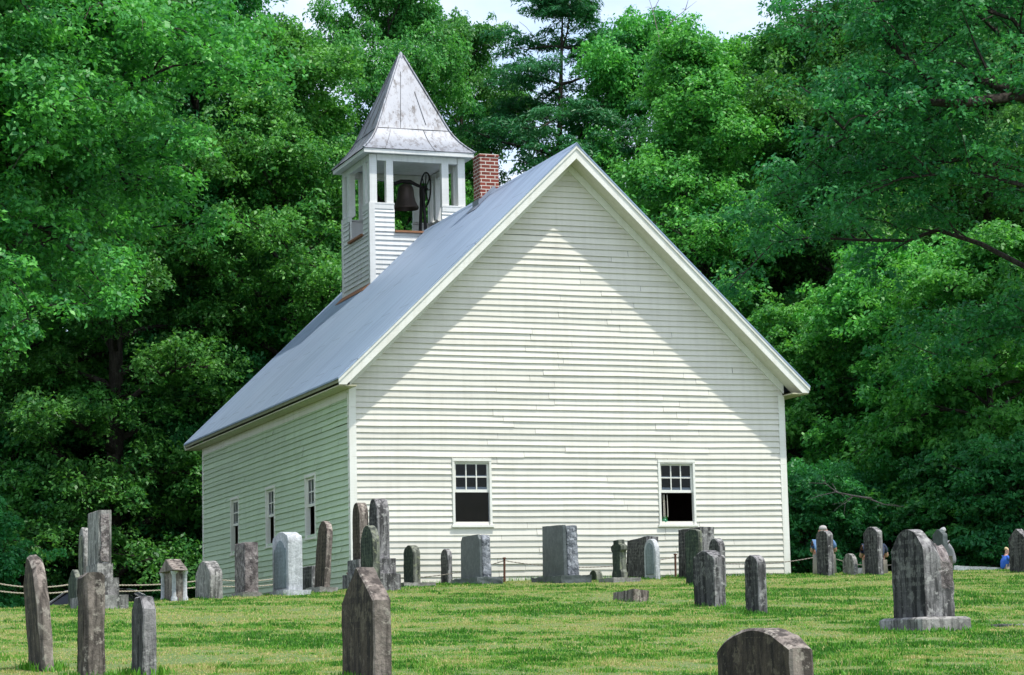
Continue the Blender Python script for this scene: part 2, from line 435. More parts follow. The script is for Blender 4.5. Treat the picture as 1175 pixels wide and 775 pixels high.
# ------------------------------------------------------------------ grass
def grass_mat():
    m, nt, b = new_mat('grass_blades')
    out = nt.nodes['Material Output']
    at = nt.nodes.new('ShaderNodeAttribute'); at.attribute_name = 'tint'
    r = nt.nodes.new('ShaderNodeValToRGB'); els = r.color_ramp.elements
    els[0].position = 0; els[0].color = (.032, .135, .010, 1)
    els[1].position = 1; els[1].color = (.56, .47, .22, 1)
    for p, c_ in ((.34, (.105, .315, .026)), (.58, (.205, .40, .055)), (.80, (.41, .41, .14))):
        e = els.new(p); e.color = (*c_, 1)
    nt.links.new(at.outputs['Fac'], r.inputs['Fac'])
    nt.links.new(r.outputs['Color'], b.inputs['Base Color']); b.inputs['Roughness'].default_value = .5; b.inputs['Specular IOR Level'].default_value = .3
    t_ = nt.nodes.new('ShaderNodeBsdfTranslucent'); nt.links.new(mix(nt, 1.0, r.outputs['Color'], (1.2, 1.3, .7), 'MULTIPLY'), t_.inputs['Color'])
    mx = nt.nodes.new('ShaderNodeMixShader'); mx.inputs[0].default_value = .28
    nt.links.new(b.outputs[0], mx.inputs[1]); nt.links.new(t_.outputs[0], mx.inputs[2]); nt.links.new(mx.outputs[0], out.inputs['Surface'])
    return m

def numpy_mesh(name, V, F, mat, tint=None, smooth=False):
    """V (n,3), F (m,k) all faces with k corners"""
    me = bpy.data.meshes.new(name)
    k = F.shape[1]
    me.vertices.add(len(V)); me.vertices.foreach_set('co', V.astype(np.float32).ravel())
    me.loops.add(F.size); me.loops.foreach_set('vertex_index', F.astype(np.int32).ravel())
    me.polygons.add(len(F)); me.polygons.foreach_set('loop_start', np.arange(0, F.size, k, dtype=np.int32))
    if tint is not None:
        a = me.attributes.new('tint', 'FLOAT', 'POINT'); a.data.foreach_set('value', tint.astype(np.float32))
    me.materials.append(mat)
    me.update(calc_edges=True)
    if smooth: me.polygons.foreach_set('use_smooth', np.ones(len(F), bool))
    return me

def blades(x, y, hgt, wid, tint, lean=.55):
    n = len(x); z = terrain(x, y)-.006
    az = rng.random(n)*2*np.pi; la = rng.random(n)*2*np.pi; lm = (rng.random(n)**1.3)*lean*hgt
    dx, dy = np.cos(az)*wid*.5, np.sin(az)*wid*.5
    lx, ly = np.cos(la)*lm, np.sin(la)*lm
    V = np.empty((n, 5, 3))
    V[:, 0] = np.stack([x-dx, y-dy, z], 1); V[:, 1] = np.stack([x+dx, y+dy, z], 1)
    V[:, 2] = np.stack([x+dx*.8+lx*.35, y+dy*.8+ly*.35, z+hgt*.55], 1); V[:, 3] = np.stack([x-dx*.8+lx*.35, y-dy*.8+ly*.35, z+hgt*.55], 1)
    V[:, 4] = np.stack([x+lx, y+ly, z+hgt*(1-.25*lean)], 1)
    b0 = np.arange(n)[:, None]*5
    F = np.concatenate([b0+np.array([0, 1, 2]), b0+np.array([0, 2, 3]), b0+np.array([3, 2, 4])])
    return V.reshape(-1, 3), F, np.repeat(tint, 5)

def lawn_points(n, s0, s1, p=1.0):
    s = s0+(s1-s0)*rng.random(n)**p
    t = (rng.random(n)*2-1)*(.235*s+1.4)
    return st(s, t)+(s, t)
Vs, Fs, Ts, off = [], [], [], 0
for n, s0, s1, h0, w0 in ((330000, 8.5, 14, .032, .0055), (360000, 13, 21, .035, .007), (360000, 20, 34, .040, .009), (320000, 33, 50, .044, .013)):
    x, y, s, t = lawn_points(n, s0, s1)
    p1 = fnoise(x/.8, y/1.5+5, 4); p2 = fnoise(x/.16+3, y/.3, 3); p3 = fnoise(x/4, y/6+40, 2)
    dry = np.clip((p1-.42)*3.6+(p3-.43)*1.6+(p2-.48)*2.4+.18*np.clip((s-25)/15, 0, 1), -.25, 1)
    tint = np.clip(.19+dry*.66+(rng.random(n)-.5)*.75, 0, 1)
    tint = np.where(rng.random(n) < .06+.20*np.clip(dry, 0, 1), .70+.3*rng.random(n), tint)
    clump = np.clip((fnoise(x/.10+7, y/.16, 2)-.30)*2.2, .5, 1.8)
    hg = h0*(.5+.8*rng.random(n))*(1.2-.5*np.clip(dry+.2, 0, 1))*clump
    bare = (p1 > .68) & (rng.random(n) < .55)
    keep = ~bare & ~((x > .02) & (x < 9.12) & (y > .02) & (y < 12.83))
    V, F, T = blades(x[keep], y[keep], hg[keep], np.full(keep.sum(), w0)*(.7+.6*rng.random(keep.sum())), tint[keep])
    Vs.append(V); Fs.append(F+off); Ts.append(T); off += len(V)
GRASS_CHUNKS = (Vs, Fs, Ts)

# ------------------------------------------------------------------ the church
M['fascia'] = plain('shaded_eave_board', (.26, .27, .18), .85, 0, .3, 5)  # fascia colour darkened to stand for the shadow at the eave
M['eaveboard'] = paint_mat('shaded_eave_paint', (.52, .50, .34), (.30, .28, .17), .7)  # shade under the eave is put into the soffit colour
W, L, OV, OVG, EAVE, RIDGE = 9.14, 12.85, .358, .51, 3.8115, 8.542
SL = (RIDGE-EAVE)/(W/2+OV)
def roofz(x): return RIDGE-SL*abs(x-W/2)
church = empty('church', (W/2, L/2, 0), 0, 'white clapboard country church with steep grey metal roof and open belfry', 'church')
CO = Vector((W/2, L/2, 0))
def cpart(mb, name, mat, parent=None, smooth=None, bevel=0):
    o = mb.build(name, mat, None, smooth, bevel)
    par = parent or church
    o.parent = par
    o.location = -CO if par is church else (0, 0, 0)
    return o

EXPO = .1155
def siding(o, u, n, width, zlo, ztop, holes=(), gable=None, seed=0, board=(2.4, 4.6), wob=1.0, lip=(.025, .035)):
    """lapped clapboards on a wall: o origin, u along, n outward; gable(z) gives the u range that is wall at height z"""
    rs = random.Random(seed); mb = MB(); o = Vector(o); u = Vector(u); n = Vector(n); up = Vector((0, 0, 1))
    z = zlo; k = 0
    while z < ztop:
        z1 = min(z+EXPO+.012, ztop)
        a0, b0 = (0, width) if gable is None else gable(z); a1, b1 = (0, width) if gable is None else gable(z1)
        if b0-a0 < .02: break
        if b1-a1 < 0: a1 = b1 = (a1+b1)/2
        cuts = [(a0, b0)]
        for (h0, h1, hz0, hz1) in holes:
            if z+EXPO*.5 > hz0 and z+EXPO*.5 < hz1:
                nc = []
                for (p, q) in cuts:
                    if h0 > p and h1 < q: nc += [(p, h0), (h1, q)]
                    else: nc.append((p, q))
                cuts = nc
        sag = rs.uniform(-.004, .004)*wob
        for (p, q) in cuts:
            x = p
            while x < q-1e-6:
                e = min(q, x+rs.uniform(*board))
                if q-e < .6: e = q
                tint = rs.uniform(.86, 1.0); dz = rs.uniform(-.006, .006)*wob; outw = rs.uniform(*lip)
                m = max(1, int((e-x)/.55)); pts = []
                for i in range(m+1):
                    uu = x+(e-x)*i/m-(0 if i < m or e == q else .005)
                    w_ = (mnoise.noise((uu*.9, z*3.1, seed+.5)))*.011*wob+mnoise.noise((uu*.25, z*.8, seed+9))*.016*wob
                    # slide the top vertex inward along the rake at the ends of a gable course
                    ut = uu
                    if gable is not None: ut = min(max(uu, a1), b1)
                    ow = outw+abs(mnoise.noise((uu*1.7, z*5, seed+3)))*.006*wob
                    pts.append((uu, ut, z+dz+sag+w_, ow))
                vv = []
                for (uu, ut, zz, ow) in pts:
                    vv += [o+u*ut+n*.003+up*z1, o+u*uu+n*ow+up*zz, o+u*uu+n*.003+up*zz]
                ff = []
                for i in range(m):
                    ff += [(3*i, 3*i+1, 3*i+4, 3*i+3), (3*i+1, 3*i+2, 3*i+5, 3*i+4)]
                mb.add(vv, ff, tint)
                x = e
        z += EXPO; k += 1
    return mb

def gable_range(z):
    d = (RIDGE-.30-z)/SL
    return max(0, W/2-d), min(W, W/2+d)
WZ0, WZ1, WW = 1.027, 2.263, .80
gw = [(2.013, 2.013+WW, WZ0, WZ1), (W-2.013-WW, W-2.013, WZ0, WZ1)]
SZ0, SZ1 = .955, 2.18
sw = [(2.477+i*3.306, 2.477+i*3.306+.80, SZ0, SZ1) for i in range(3)]
cpart(siding((0, 0, 0), (1, 0, 0), (0, -1, 0), W, -.42, 8.2, gw, gable_range, 1), 'gable_wall', M['siding'])
cpart(siding((W, L, 0), (-1, 0, 0), (0, 1, 0), W, -1.3, 8.2, [], gable_range, 2), 'front_wall', M['siding'])
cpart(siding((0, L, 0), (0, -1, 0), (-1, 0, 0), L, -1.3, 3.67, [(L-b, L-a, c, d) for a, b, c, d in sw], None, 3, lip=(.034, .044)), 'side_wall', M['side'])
cpart(siding((W, 0, 0), (0, 1, 0), (1, 0, 0), L, -.9, 3.67, sw, None, 4), 'side_wall', M['siding'])

# boards inside, with the same openings, so that the room is a dark closed box
def lining():
    mb = MB(); t = .09
    def wall(o, u, wdt, z0, z1, holes):
        us = sorted({0, wdt, *[h for q in holes for h in q[:2]]}); zs = sorted({z0, z1, *[h for q in holes for h in q[2:]]})
        o, u = Vector(o), Vector(u)
        for i in range(len(us)-1):
            for j in range(len(zs)-1):
                um, zm = (us[i]+us[i+1])/2, (zs[j]+zs[j+1])/2
                if any(a < um < b and c < zm < d for a, b, c, d in holes): continue
                p = [o+u*us[i]+Vector((0,0,zs[j])), o+u*us[i+1]+Vector((0,0,zs[j])), o+u*us[i+1]+Vector((0,0,zs[j+1])), o+u*us[i]+Vector((0,0,zs[j+1]))]
                mb.add(p, [(0, 1, 2, 3)])
    wall((t, t, 0), (1, 0, 0), W-2*t, .25, 3.66, [(a-t, b-t, c, d) for a, b, c, d in gw])
    wall((t, L-t, 0), (1, 0, 0), W-2*t, .25, 3.66, [])
    wall((t, t, 0), (0, 1, 0), L-2*t, .25, 3.66, [(a-t, b-t, c, d) for a, b, c, d in sw])
    wall((W-t, t, 0), (0, 1, 0), L-2*t, .25, 3.66, [(a-t, b-t, c, d) for a, b, c, d in sw])
    for z in (.25, 3.66): mb.add([(t, t, z), (W-t, t, z), (W-t, L-t, z), (t, L-t, z)], [(0, 1, 2, 3)])
    return mb
cpart(lining(), 'interior_lining', M['inside'])

# corner boards: an L of two boards at each corner, standing proud of the clapboards
for (x, sx) in ((0, -1), (W, 1)):
    for (y, sy) in ((0, -1), (L, 1)):
        mb = MB(); z0, z1 = -.95 if x == 0 else -.5, 3.655
        xa, xb = sorted((x+sx*.034, x-sx*.105)); ya, yb = sorted((y+sy*.034, y+sy*.004))
        mb.box(xa, xb, ya, yb, z0, z1)
        xa, xb = sorted((x+sx*.034, x+sx*.004)); ya, yb = sorted((y+sy*.0035, y-sy*.105))
        mb.box(xa, xb, ya, yb, z0, z1)
        cpart(mb, 'corner_board', M['trim'])

# roof: two sheets of metal with thickness, ridge cap, boarded soffits, rake boards and eave fascias
rf = MB()
for sgn in (-1, 1):
    xe = W/2+sgn*(W/2+OV+.02); ye0, ye1 = -OVG-.03, L+OVG+.03
    zE = roofz(xe)
    nx = 24; ny = 40; pts = []
    for i in range(nx+1):
        for j in range(ny+1):
            x = W/2+(xe-W/2)*i/nx; y = ye0+(ye1-ye0)*j/ny
            pts.append((x, y, RIDGE+(zE-RIDGE)*i/nx+(mnoise.noise((x*.7, y*.6, 4.2))*.012 if 0 < i < nx else 0)))
    fa = [(i*(ny+1)+j, (i+1)*(ny+1)+j, (i+1)*(ny+1)+j+1, i*(ny+1)+j+1) for i in range(nx) for j in range(ny)]
    rf.add(pts, fa)
    th = .035
    rf.add([(W/2, ye0, RIDGE), (xe, ye0, zE), (xe, ye0, zE-th), (W/2, ye0, RIDGE-th)], [(0, 1, 2, 3)])
    rf.add([(W/2, ye1, RIDGE), (xe, ye1, zE), (xe, ye1, zE-th), (W/2, ye1, RIDGE-th)], [(0, 1, 2, 3)])
    rf.add([(xe, ye0, zE), (xe, ye1, zE), (xe, ye1, zE-th), (xe, ye0, zE-th)], [(0, 1, 2, 3)])
    rf.add([(W/2, ye0, RIDGE-th), (xe, ye0, zE-th), (xe, ye1, zE-th), (W/2, ye1, RIDGE-th)], [(0, 1, 2, 3)])
roof = cpart(rf, 'roof', M['roof'], smooth=40)
def roof_child(mb, name, mat, smooth=None): return cpart(mb, name, mat, roof, smooth)
rc = MB()
rc.prism([(W/2-.10, -OVG-.04, roofz(W/2-.10)+.006), (W/2, -OVG-.04, RIDGE+.022), (W/2+.10, -OVG-.04, roofz(W/2+.10)+.006), (W/2, -OVG-.04, RIDGE+.004)], (0, L+2*OVG+.08, 0))
roof_child(rc, 'ridge_cap', M['roof'])
for y0, sy in ((-OVG, 1), (L+OVG, -1)):
    for sgn in (-1, 1):
        xe = W/2+sgn*(W/2+OV)
        # rake board with a moulding under the roof edge; the foot is cut level
        mb = MB()
        top0, top1 = RIDGE-.036, roofz(xe)-.036
        zf = 3.655
        mb.prism([(W/2, y0, top0), (xe, y0, top1), (xe, y0, zf), (xe-sgn*(.298-(EAVE-zf))/SL, y0, zf), (W/2, y0, RIDGE-.298)], (0, sy*.03, 0))
        cpart(mb, 'bargeboard', M['trim'])
        mb = MB()
        mb.prism([(W/2, y0-sy*.022, top0-.002), (xe+sgn*.012, y0-sy*.022, roofz(xe+sgn*.012)-.038), (xe+sgn*.012, y0-sy*.022, roofz(xe+sgn*.012)-.10), (W/2, y0-sy*.022, RIDGE-.10)], (0, sy*.0215, 0))
        cpart(mb, 'rake_moulding', M['trim'])
        mb = MB()
        xs = xe-sgn*.10
        ys = y0+sy*.031; dy = sy*(OVG-.031-.05)
        mb.prism([(W/2, ys, RIDGE-.255), (xs, ys, roofz(xs)-.255), (xs, ys, roofz(xs)-.275), (W/2, ys, RIDGE-.275)], (0, dy, 0))
        cpart(mb, 'soffit', M['soffit'])
        # frieze board against the wall under the soffit
        mb = MB(); yw = -.05 if sy > 0 else L+.05
        xw = W/2+sgn*(W/2+.02)
        mb.prism([(W/2, yw, RIDGE-.277), (xw, yw, roofz(xw)-.277), (xw, yw, roofz(xw)-.452), (W/2, yw, RIDGE-.452)], (0, .046*sy, 0))
        cpart(mb, 'frieze_board', M['trim'])
for sgn in (-1, 1):
    xe = W/2+sgn*(W/2+OV); xw = 0 if sgn < 0 else W
    mb = MB(); xa, xb = sorted((xe-sgn*.028, xe-sgn*.002))
    mb.box(xa, xb, -OVG+.032, L+OVG-.032, 3.70, roofz(xe)-.037)
    cpart(mb, 'eave_fascia', M['fascia'])
    mb = MB(); xa, xb = sorted((xe-sgn*.003, xw+sgn*.002))
    mb.box(xa, xb, -OVG+.031, L+OVG-.031, 3.632, 3.655)
    cpart(mb, 'eave_soffit', M['eaveboard'])
    mb = MB(); xa, xb = sorted((xw+sgn*.004, xw+sgn*.04))
    mb.box(xa, xb, .11, L-.11, 3.47, 3.63)
    cpart(mb, 'eave_frieze', M['trim'])

# windows: casing, raised lower sash, six-light upper sash, panes, sill
def window(o, u, n, w, z0, z1, screen=False):
    o = Vector(o); u = Vector(u); n = Vector(n)
    def bx(mb, u0, u1, n0, n1, a, b):
        p = [o+u*x+n*y+Vector((0, 0, z)) for z in (a, b) for x, y in ((u0, n0), (u1, n0), (u1, n1), (u0, n1))]
        mb.add(p, [(0, 3, 2, 1), (4, 5, 6, 7), (0, 1, 5, 4), (1, 2, 6, 5), (2, 3, 7, 6), (3, 0, 4, 7)])
    c = .045
    mb = MB()
    bx(mb, 0, c, .004, .045, z0, z1); bx(mb, w-c, w, .004, .045, z0, z1); bx(mb, 0, w, .004, .049, z1, z1+.055)
    bx(mb, c-.018, c, -.062, .0035, z0, z1); bx(mb, w-c, w-c+.018, -.062, .0035, z0, z1); bx(mb, c-.018, w-c+.018, -.062, .0035, z1-.018, z1)
    win = cpart(mb, 'window', M['trim'])
    mb = MB(); bx(mb, -.03, w+.03, -.12, .07, z0-.04, z0); cpart(mb, 'sill', M['trim'], win)
    zm = z0+(z1-z0)*.515
    def sash(d0, a, b, meet):
        mb = MB(); u0, u1 = c+.002, w-c-.002; s = .036
        bx(mb, u0, u0+s, d0-.024, d0, a, b); bx(mb, u1-s, u1, d0-.024, d0, a, b)
        bx(mb, u0+s+.001, u1-s-.001, d0-.023, d0-.001, b-s, b); bx(mb, u0+s+.001, u1-s-.001, d0-.023, d0-.001, a, a+meet)
        for q in (1, 2):
            x = u0+s+(u1-u0-2*s)*q/3; bx(mb, x-.011, x+.011, d0-.02, d0-.004, a+meet, b-s)
        z = (a+meet+b-s)/2; bx(mb, u0+s, u1-s, d0-.018, d0-.006, z-.011, z+.011)
        so = cpart(mb, 'sash', M['trim'], win)
        mb = MB(); mb.add([o+u*x+n*(d0-.012)+Vector((0, 0, zz)) for x, zz in ((u0+s, a+meet), (u1-s, a+meet), (u1-s, b-s), (u0+s, b-s))], [(0, 1, 2, 3)])
        cpart(mb, 'pane', M['glass'], win)
    if screen:
        mb = MB(); mb.add([o+u*x-n*.03+Vector((0, 0, zz)) for x, zz in ((c, z0), (w-c, z0), (w-c, zm), (c, zm))], [(0, 1, 2, 3)]); cpart(mb, 'pane', M['glass'], win)
    sash(-.010, zm, z1-.02, .055)
    sash(-.036, zm+.05, z1-.024, .055)
    return win
for i, (a, b, c, d) in enumerate(gw): window((a, 0, 0), (1, 0, 0), (0, -1, 0), b-a, c, d, i == 0)
for a, b, c, d in sw:
    window((0, b, 0), (0, -1, 0), (-1, 0, 0), b-a, c, d)
    window((W, a, 0), (0, 1, 0), (1, 0, 0), b-a, c, d)

# chimney straddling the ridge
cm = MB(); cx0, cx1, cy0, cy1 = 4.262, 4.70, 4.42, 4.86
cm.box(cx0, cx1, cy0, cy1, 7.9, 9.30); 
chim = cpart(cm, 'chimney', M['brick'], bevel=.008)
mb = MB(); mb.box(cx0-.012, cx1+.012, cy0-.012, cy1+.012, 9.301, 9.36); cpart(mb, 'chimney_cap', M['brick'], chim, bevel=.012)
mb = MB()
mb.box(cx0+.03, cx1-.03, cy0+.03, cy1-.03, 9.361, 9.372); cpart(mb, 'flue_mortar', M['concrete'], chim)
mb = MB()
for (x0, x1) in ((cx0-.05, W/2), (W/2, cx1+.05)):
    za, zb = roofz(x0), roofz(x1)
    mb.prism([(x0, cy0-.02, za+.01), (x1, cy0-.02, zb+.01), (x1, cy0-.02, zb+.12), (x0, cy0-.02, za+.12)], (0, .012, 0))
mb.prism([(cx0-.02, cy0-.007, roofz(cx0)-.02), (cx0-.02, cy1+.03, roofz(cx0)-.02), (cx0-.02, cy1+.03, roofz(cx0)+.13), (cx0-.02, cy0-.007, roofz(cx0)+.13)], (.012, 0, 0))
mb.prism([(cx0-.16, cy0-.10, roofz(cx0-.16)+.012), (cx0-.16, cy1+.06, roofz(cx0-.16)+.012), (cx0-.02, cy1+.06, roofz(cx0-.02)+.02), (cx0-.02, cy0-.10, roofz(cx0-.02)+.02)], (0, 0, .008))
cpart(mb, 'chimney_flashing', M['lead'], chim)

# belfry
M['seam'] = plain('tarnished_seam', (.09, .09, .095), .6, .3, .3, 8)
BX, BY, BH = 4.405, 10.485, 1.175
bx0, bx1, by0, by1 = BX-BH, BX+BH, BY-BH, BY+BH
BS, BP, BT = 8.47, 9.15, 10.33          # opening sill, top of the corner panels, top of the posts
def roof_limit(u0):                     # clapboards of the belfry run down into the roof slope
    return u0
bel = MB(); bel.box(bx0+.02, bx1-.02, by0+.02, by1-.02, 7.0, BS-.02)
belfry = cpart(bel, 'belfry', M['belfry'])
def bchild(mb, name, mat, smooth=None, bevel=0): return cpart(mb, name, mat, belfry, smooth, bevel)
CW = .585
for o, u, n in (((bx0, by0), (1, 0), (0, -1)), ((bx0, by1), (0, -1), (-1, 0)), ((bx1, by0), (0, 1), (1, 0)), ((bx1, by1), (-1, 0), (0, 1))):
    o = Vector((*o, 0)); u = Vector((*u, 0)); n = Vector((*n, 0))
    w = 2*BH
    mb = siding(o, u, n, w, 6.9, BS, [], None, 20+int(o.x*3+o.y*7), (3, 4), .5)
    for q0 in (0, w-CW):
        m2 = siding(o+u*q0, u, n, CW, BS+.02, BP-.12, [], None, 30, (2, 3), .5)
        mb.add(m2.v, m2.f)
        # solid backing, top fascia board and cap of the corner panel
        def bx(mb_, u0, u1, n0, n1, a, b):
            p = [o+u*x+n*y+Vector((0, 0, z)) for z in (a, b) for x, y in ((u0, n0), (u1, n0), (u1, n1), (u0, n1))]
            mb_.add(p, [(0, 3, 2, 1), (4, 5, 6, 7), (0, 1, 5, 4), (1, 2, 6, 5), (2, 3, 7, 6), (3, 0, 4, 7)])
        e0, e1 = (q0+.06, q0+CW) if q0 == 0 else (q0, q0+CW-.06)
        bx(mb, e0, e1, -.055, -.002, BS-.05, BP-.02)
        bx(mb, q0+.012, q0+CW-.012, -.0015, .03, BP-.125, BP-.015)
    bchild(mb, 'clapboard_panel', M['belfry'])
    mb = MB()
    for q0 in (0, w-CW):
        mb = MB(); bx(mb, q0+(.105 if q0 == 0 else 0), q0+CW-(0 if q0 == 0 else .105), -.10, .036, BP-.014, BP+.022); bchild(mb, 'panel_cap', M['belfry'])
    mb = MB(); bx(mb, CW+.004, w-CW-.004, -.10, .07, BS+.004, BS+.05)
    bchild(mb, 'opening_sill', M['rust'])
    for q in (.40, w-.57):
        mb = MB(); bx(mb, q, q+.17, -.15, .008, BP+.023, BT); bchild(mb, 'post', M['belfry'])
    mb = MB(); bx(mb, .18, w-.18, -.13, .005, BT-.14, BT+.01); bchild(mb, 'beam', M['belfry'])
for x, sx in ((bx0, 1), (bx1, -1)):
    for y, sy in ((by0, 1), (by1, -1)):
        mb = MB(); xa, xb = sorted((x-sx*.012, x+sx*.165)); ya, yb = sorted((y-sy*.012, y+sy*.165))
        mb.box(xa, xb, ya, yb, BP+.024, BT+.005); bchild(mb, 'post', M['belfry'])
        mb = MB(); xa, xb = sorted((x-sx*.038, x+sx*.10)); ya, yb = sorted((y-sy*.038, y+sy*.10))
        mb.box(xa, xb, ya, yb, 6.9, BP+.018); bchild(mb, 'corner_board', M['belfry'])
mb = MB(); mb.box(bx0+.10, bx1-.10, by0+.10, by1-.10, BS-.015, BS+.003); bchild(mb, 'belfry_floor', M['lead'])
# flared spire roof, soffit, fascia, hip rolls
EH = 1.385; EZ = 10.44
prof = [(EH, EZ), (1.25, EZ+.13), (1.10, EZ+.30), (.985, EZ+.47), (.91, EZ+.61), (.85, EZ+.75), (.68, EZ+1.15), (.47, EZ+1.64), (.24, EZ+2.18), (.05, EZ+2.63)]
sp = MB(); nv = 9
for k in range(4):
    a = k*math.pi/2; ca, sa = math.cos(a), math.sin(a); pts = []
    for (h, z) in prof:
        for i in range(nv):
            v = -h+2*h*i/(nv-1); jit = mnoise.noise((v*1.3+k*7, z*1.1, 2.0))*.018*(1-abs(v/h)**4)
            x, y = v, -h-jit
            pts.append((BX+x*ca-y*sa, BY+x*sa+y*ca, z))
    sp.add(pts, [(i*nv+j, i*nv+j+1, (i+1)*nv+j+1, (i+1)*nv+j) for i in range(len(prof)-1) for j in range(nv-1)])
spire = bchild(sp, 'spire_roof', M['spire'], smooth=35)
mb = MB()
for sx in (-1, 1):
    for sy in (-1, 1):
        mb.tube([(BX+sx*h, BY+sy*h, z+.004) for h, z in prof], .028, 6)
bchild(mb, 'hip_roll', M['spire'], smooth=50)
mb = MB()
for k in range(4):                                   # lapped seams between the tin sheets
    a = k*math.pi/2; ca, sa = math.cos(a), math.sin(a)
    def onface(v, i, e=.006): h_, z_ = prof[i]; x_, y_ = v*h_, -h_-e; return (BX+x_*ca-y_*sa, BY+x_*sa+y_*ca, z_)
    mb.tube([onface(v, 4) for v in (-.97, -.5, 0, .5, .97)], .007, 5)
    for v0, i0, i1 in ((.28, 0, 4), (-.35, 4, 8), (.40, 5, 7), (-.62, 0, 3)): mb.tube([onface(v0, i) for i in range(i0, i1+1)], .006, 5)
bchild(mb, 'seam', M['seam'], smooth=50)
mb = MB(); mb.lathe([(.10, EZ+2.50), (.085, EZ+2.58), (.055, EZ+2.68), (.02, EZ+2.74), (0.001, EZ+2.745)], (BX, BY, 0), 12); bchild(mb, 'finial_cap', M['spire'], smooth=50)
mb = MB()
for (x0, x1, y0, y1) in ((BX-EH+.02, BX+EH-.02, BY-EH+.02, BY-EH+.045), (BX-EH+.02, BX+EH-.02, BY+EH-.045, BY+EH-.02), (BX-EH+.02, BX-EH+.045, BY-EH+.046, BY+EH-.046), (BX+EH-.045, BX+EH-.02, BY-EH+.046, BY+EH-.046)):
    mb.box(x0, x1, y0, y1, EZ-.105, EZ-.012)
bchild(mb, 'spire_fascia', M['belfry'])
mb = MB(); mb.box(BX-EH+.046, BX+EH-.046, BY-EH+.046, BY+EH-.046, EZ-.09, EZ-.066); bchild(mb, 'spire_soffit', M['belfry'])
# metal apron at the foot of the belfry where it meets the roof
mb = MB()
mb.prism([(bx0-.22, by0-.03, roofz(bx0-.22)+.014), (bx0-.22, by1+.05, roofz(bx0-.22)+.014), (bx0-.04, by1+.05, roofz(bx0-.04)+.016), (bx0-.04, by0-.03, roofz(bx0-.04)+.016)], (0, 0, .008))
bchild(mb, 'apron_flashing', M['rust'])

# the bell hangs in the belfry on its own cast frame
bell = empty('church_bell', (4.47, BY-.02, BS+.004), 0, 'dark bronze bell with iron wheel hanging in the open belfry', 'bell')
mb = MB(); z0 = .80
mb.lathe([(.30, z0), (.312, z0+.03), (.285, z0+.09), (.235, z0+.19), (.205, z0+.33), (.195, z0+.47), (.17, z0+.55), (.11, z0+.605), (.05, z0+.625), (.001, z0+.63)], (0, 0, 0), 32)
mb.lathe([(.285, z0+.004), (.22, z0+.16), (.18, z0+.40), (.10, z0+.55), (.001, z0+.57)], (0, 0, 0), 32)
mb.build('bell_body', M['bell'], bell, smooth=40)
mb = MB(); mb.tube([(0, 0, z0+.55), (0, 0, z0+.14)], .012); mb.lathe([(.001, z0+.06), (.04, z0+.08), (.05, z0+.12), (.03, z0+.16), (.001, z0+.17)]); mb.build('clapper', M['iron'], bell, smooth=40)
mb = MB(); mb.tube([(-.42, 0, z0+.52), (-.30, 0, z0+.60), (-.12, 0, z0+.68), (.12, 0, z0+.68), (.30, 0, z0+.60), (.56, 0, z0+.52)], [.03, .04, .05, .05, .04, .03], 8); mb.build('yoke', M['iron'], bell, smooth=40)
mb = MB(); ww = .42; wx_ = .50; wz = z0+.50
mb.tube([(wx_, ww*math.cos(a), wz+ww*math.sin(a)) for a in np.linspace(0, 2*math.pi, 41)], .021, 8, False)
for k in range(4):
    a = k*math.pi/4+.2; mb.tube([(wx_, ww*math.cos(a), wz+ww*math.sin(a)), (wx_, -ww*math.cos(a), wz-ww*math.sin(a))], .013, 6)
mb.build('bell_wheel', M['iron'], bell, smooth=50)
for s_ in (-1, 1):
    mb = MB()
    for q in (-1, 1): mb.tube([(s_*.42, q*.26, 0), (s_*.42, q*.05, z0+.52)], [.045, .035], 8)
    mb.tube([(s_*.42, -.2, .2), (s_*.42, .2, .2)], .03, 8)
    mb.build('bell_stand', M['iron'], bell, smooth=50)

# jar and cords in the right window
jar = empty('glass_jar', (W-2.013-WW+.145, .055, WZ0+.001), 0, 'small green glass jar on the sill of the right gable window', 'jar')
gm, gnt, gb = new_mat('green_glass'); gb.inputs['Base Color'].default_value = (.02, .22, .09, 1); gb.inputs['Roughness'].default_value = .12; gb.inputs['Transmission Weight'].default_value = .35
mb = MB(); mb.lathe([(.001, 0), (.05, 0), (.062, .02), (.062, .09), (.045, .115), (.032, .125)], sides=20); mb.build('jar_body', gm, jar, smooth=40)
mb = MB(); mb.lathe([(.036, .124), (.038, .15), (.001, .152)], sides=20); mb.build('lid', plain('jar_lid', (.10, .20, .12), .4), jar, smooth=40)
mb = MB()
for q in (-.012, .012, .075): mb.tube([(q, 0, .16), (q+.006, .01, .30), (q+.004, .012, .44), (q, .01, .60)], .006, 6)
cordo = mb.build('cord', plain('pale_cord', (.62, .58, .50), .9)); cordo.location = jar.location; cordo['label'] = 'pale cords hanging inside the right gable window'; cordo['category'] = 'cord'

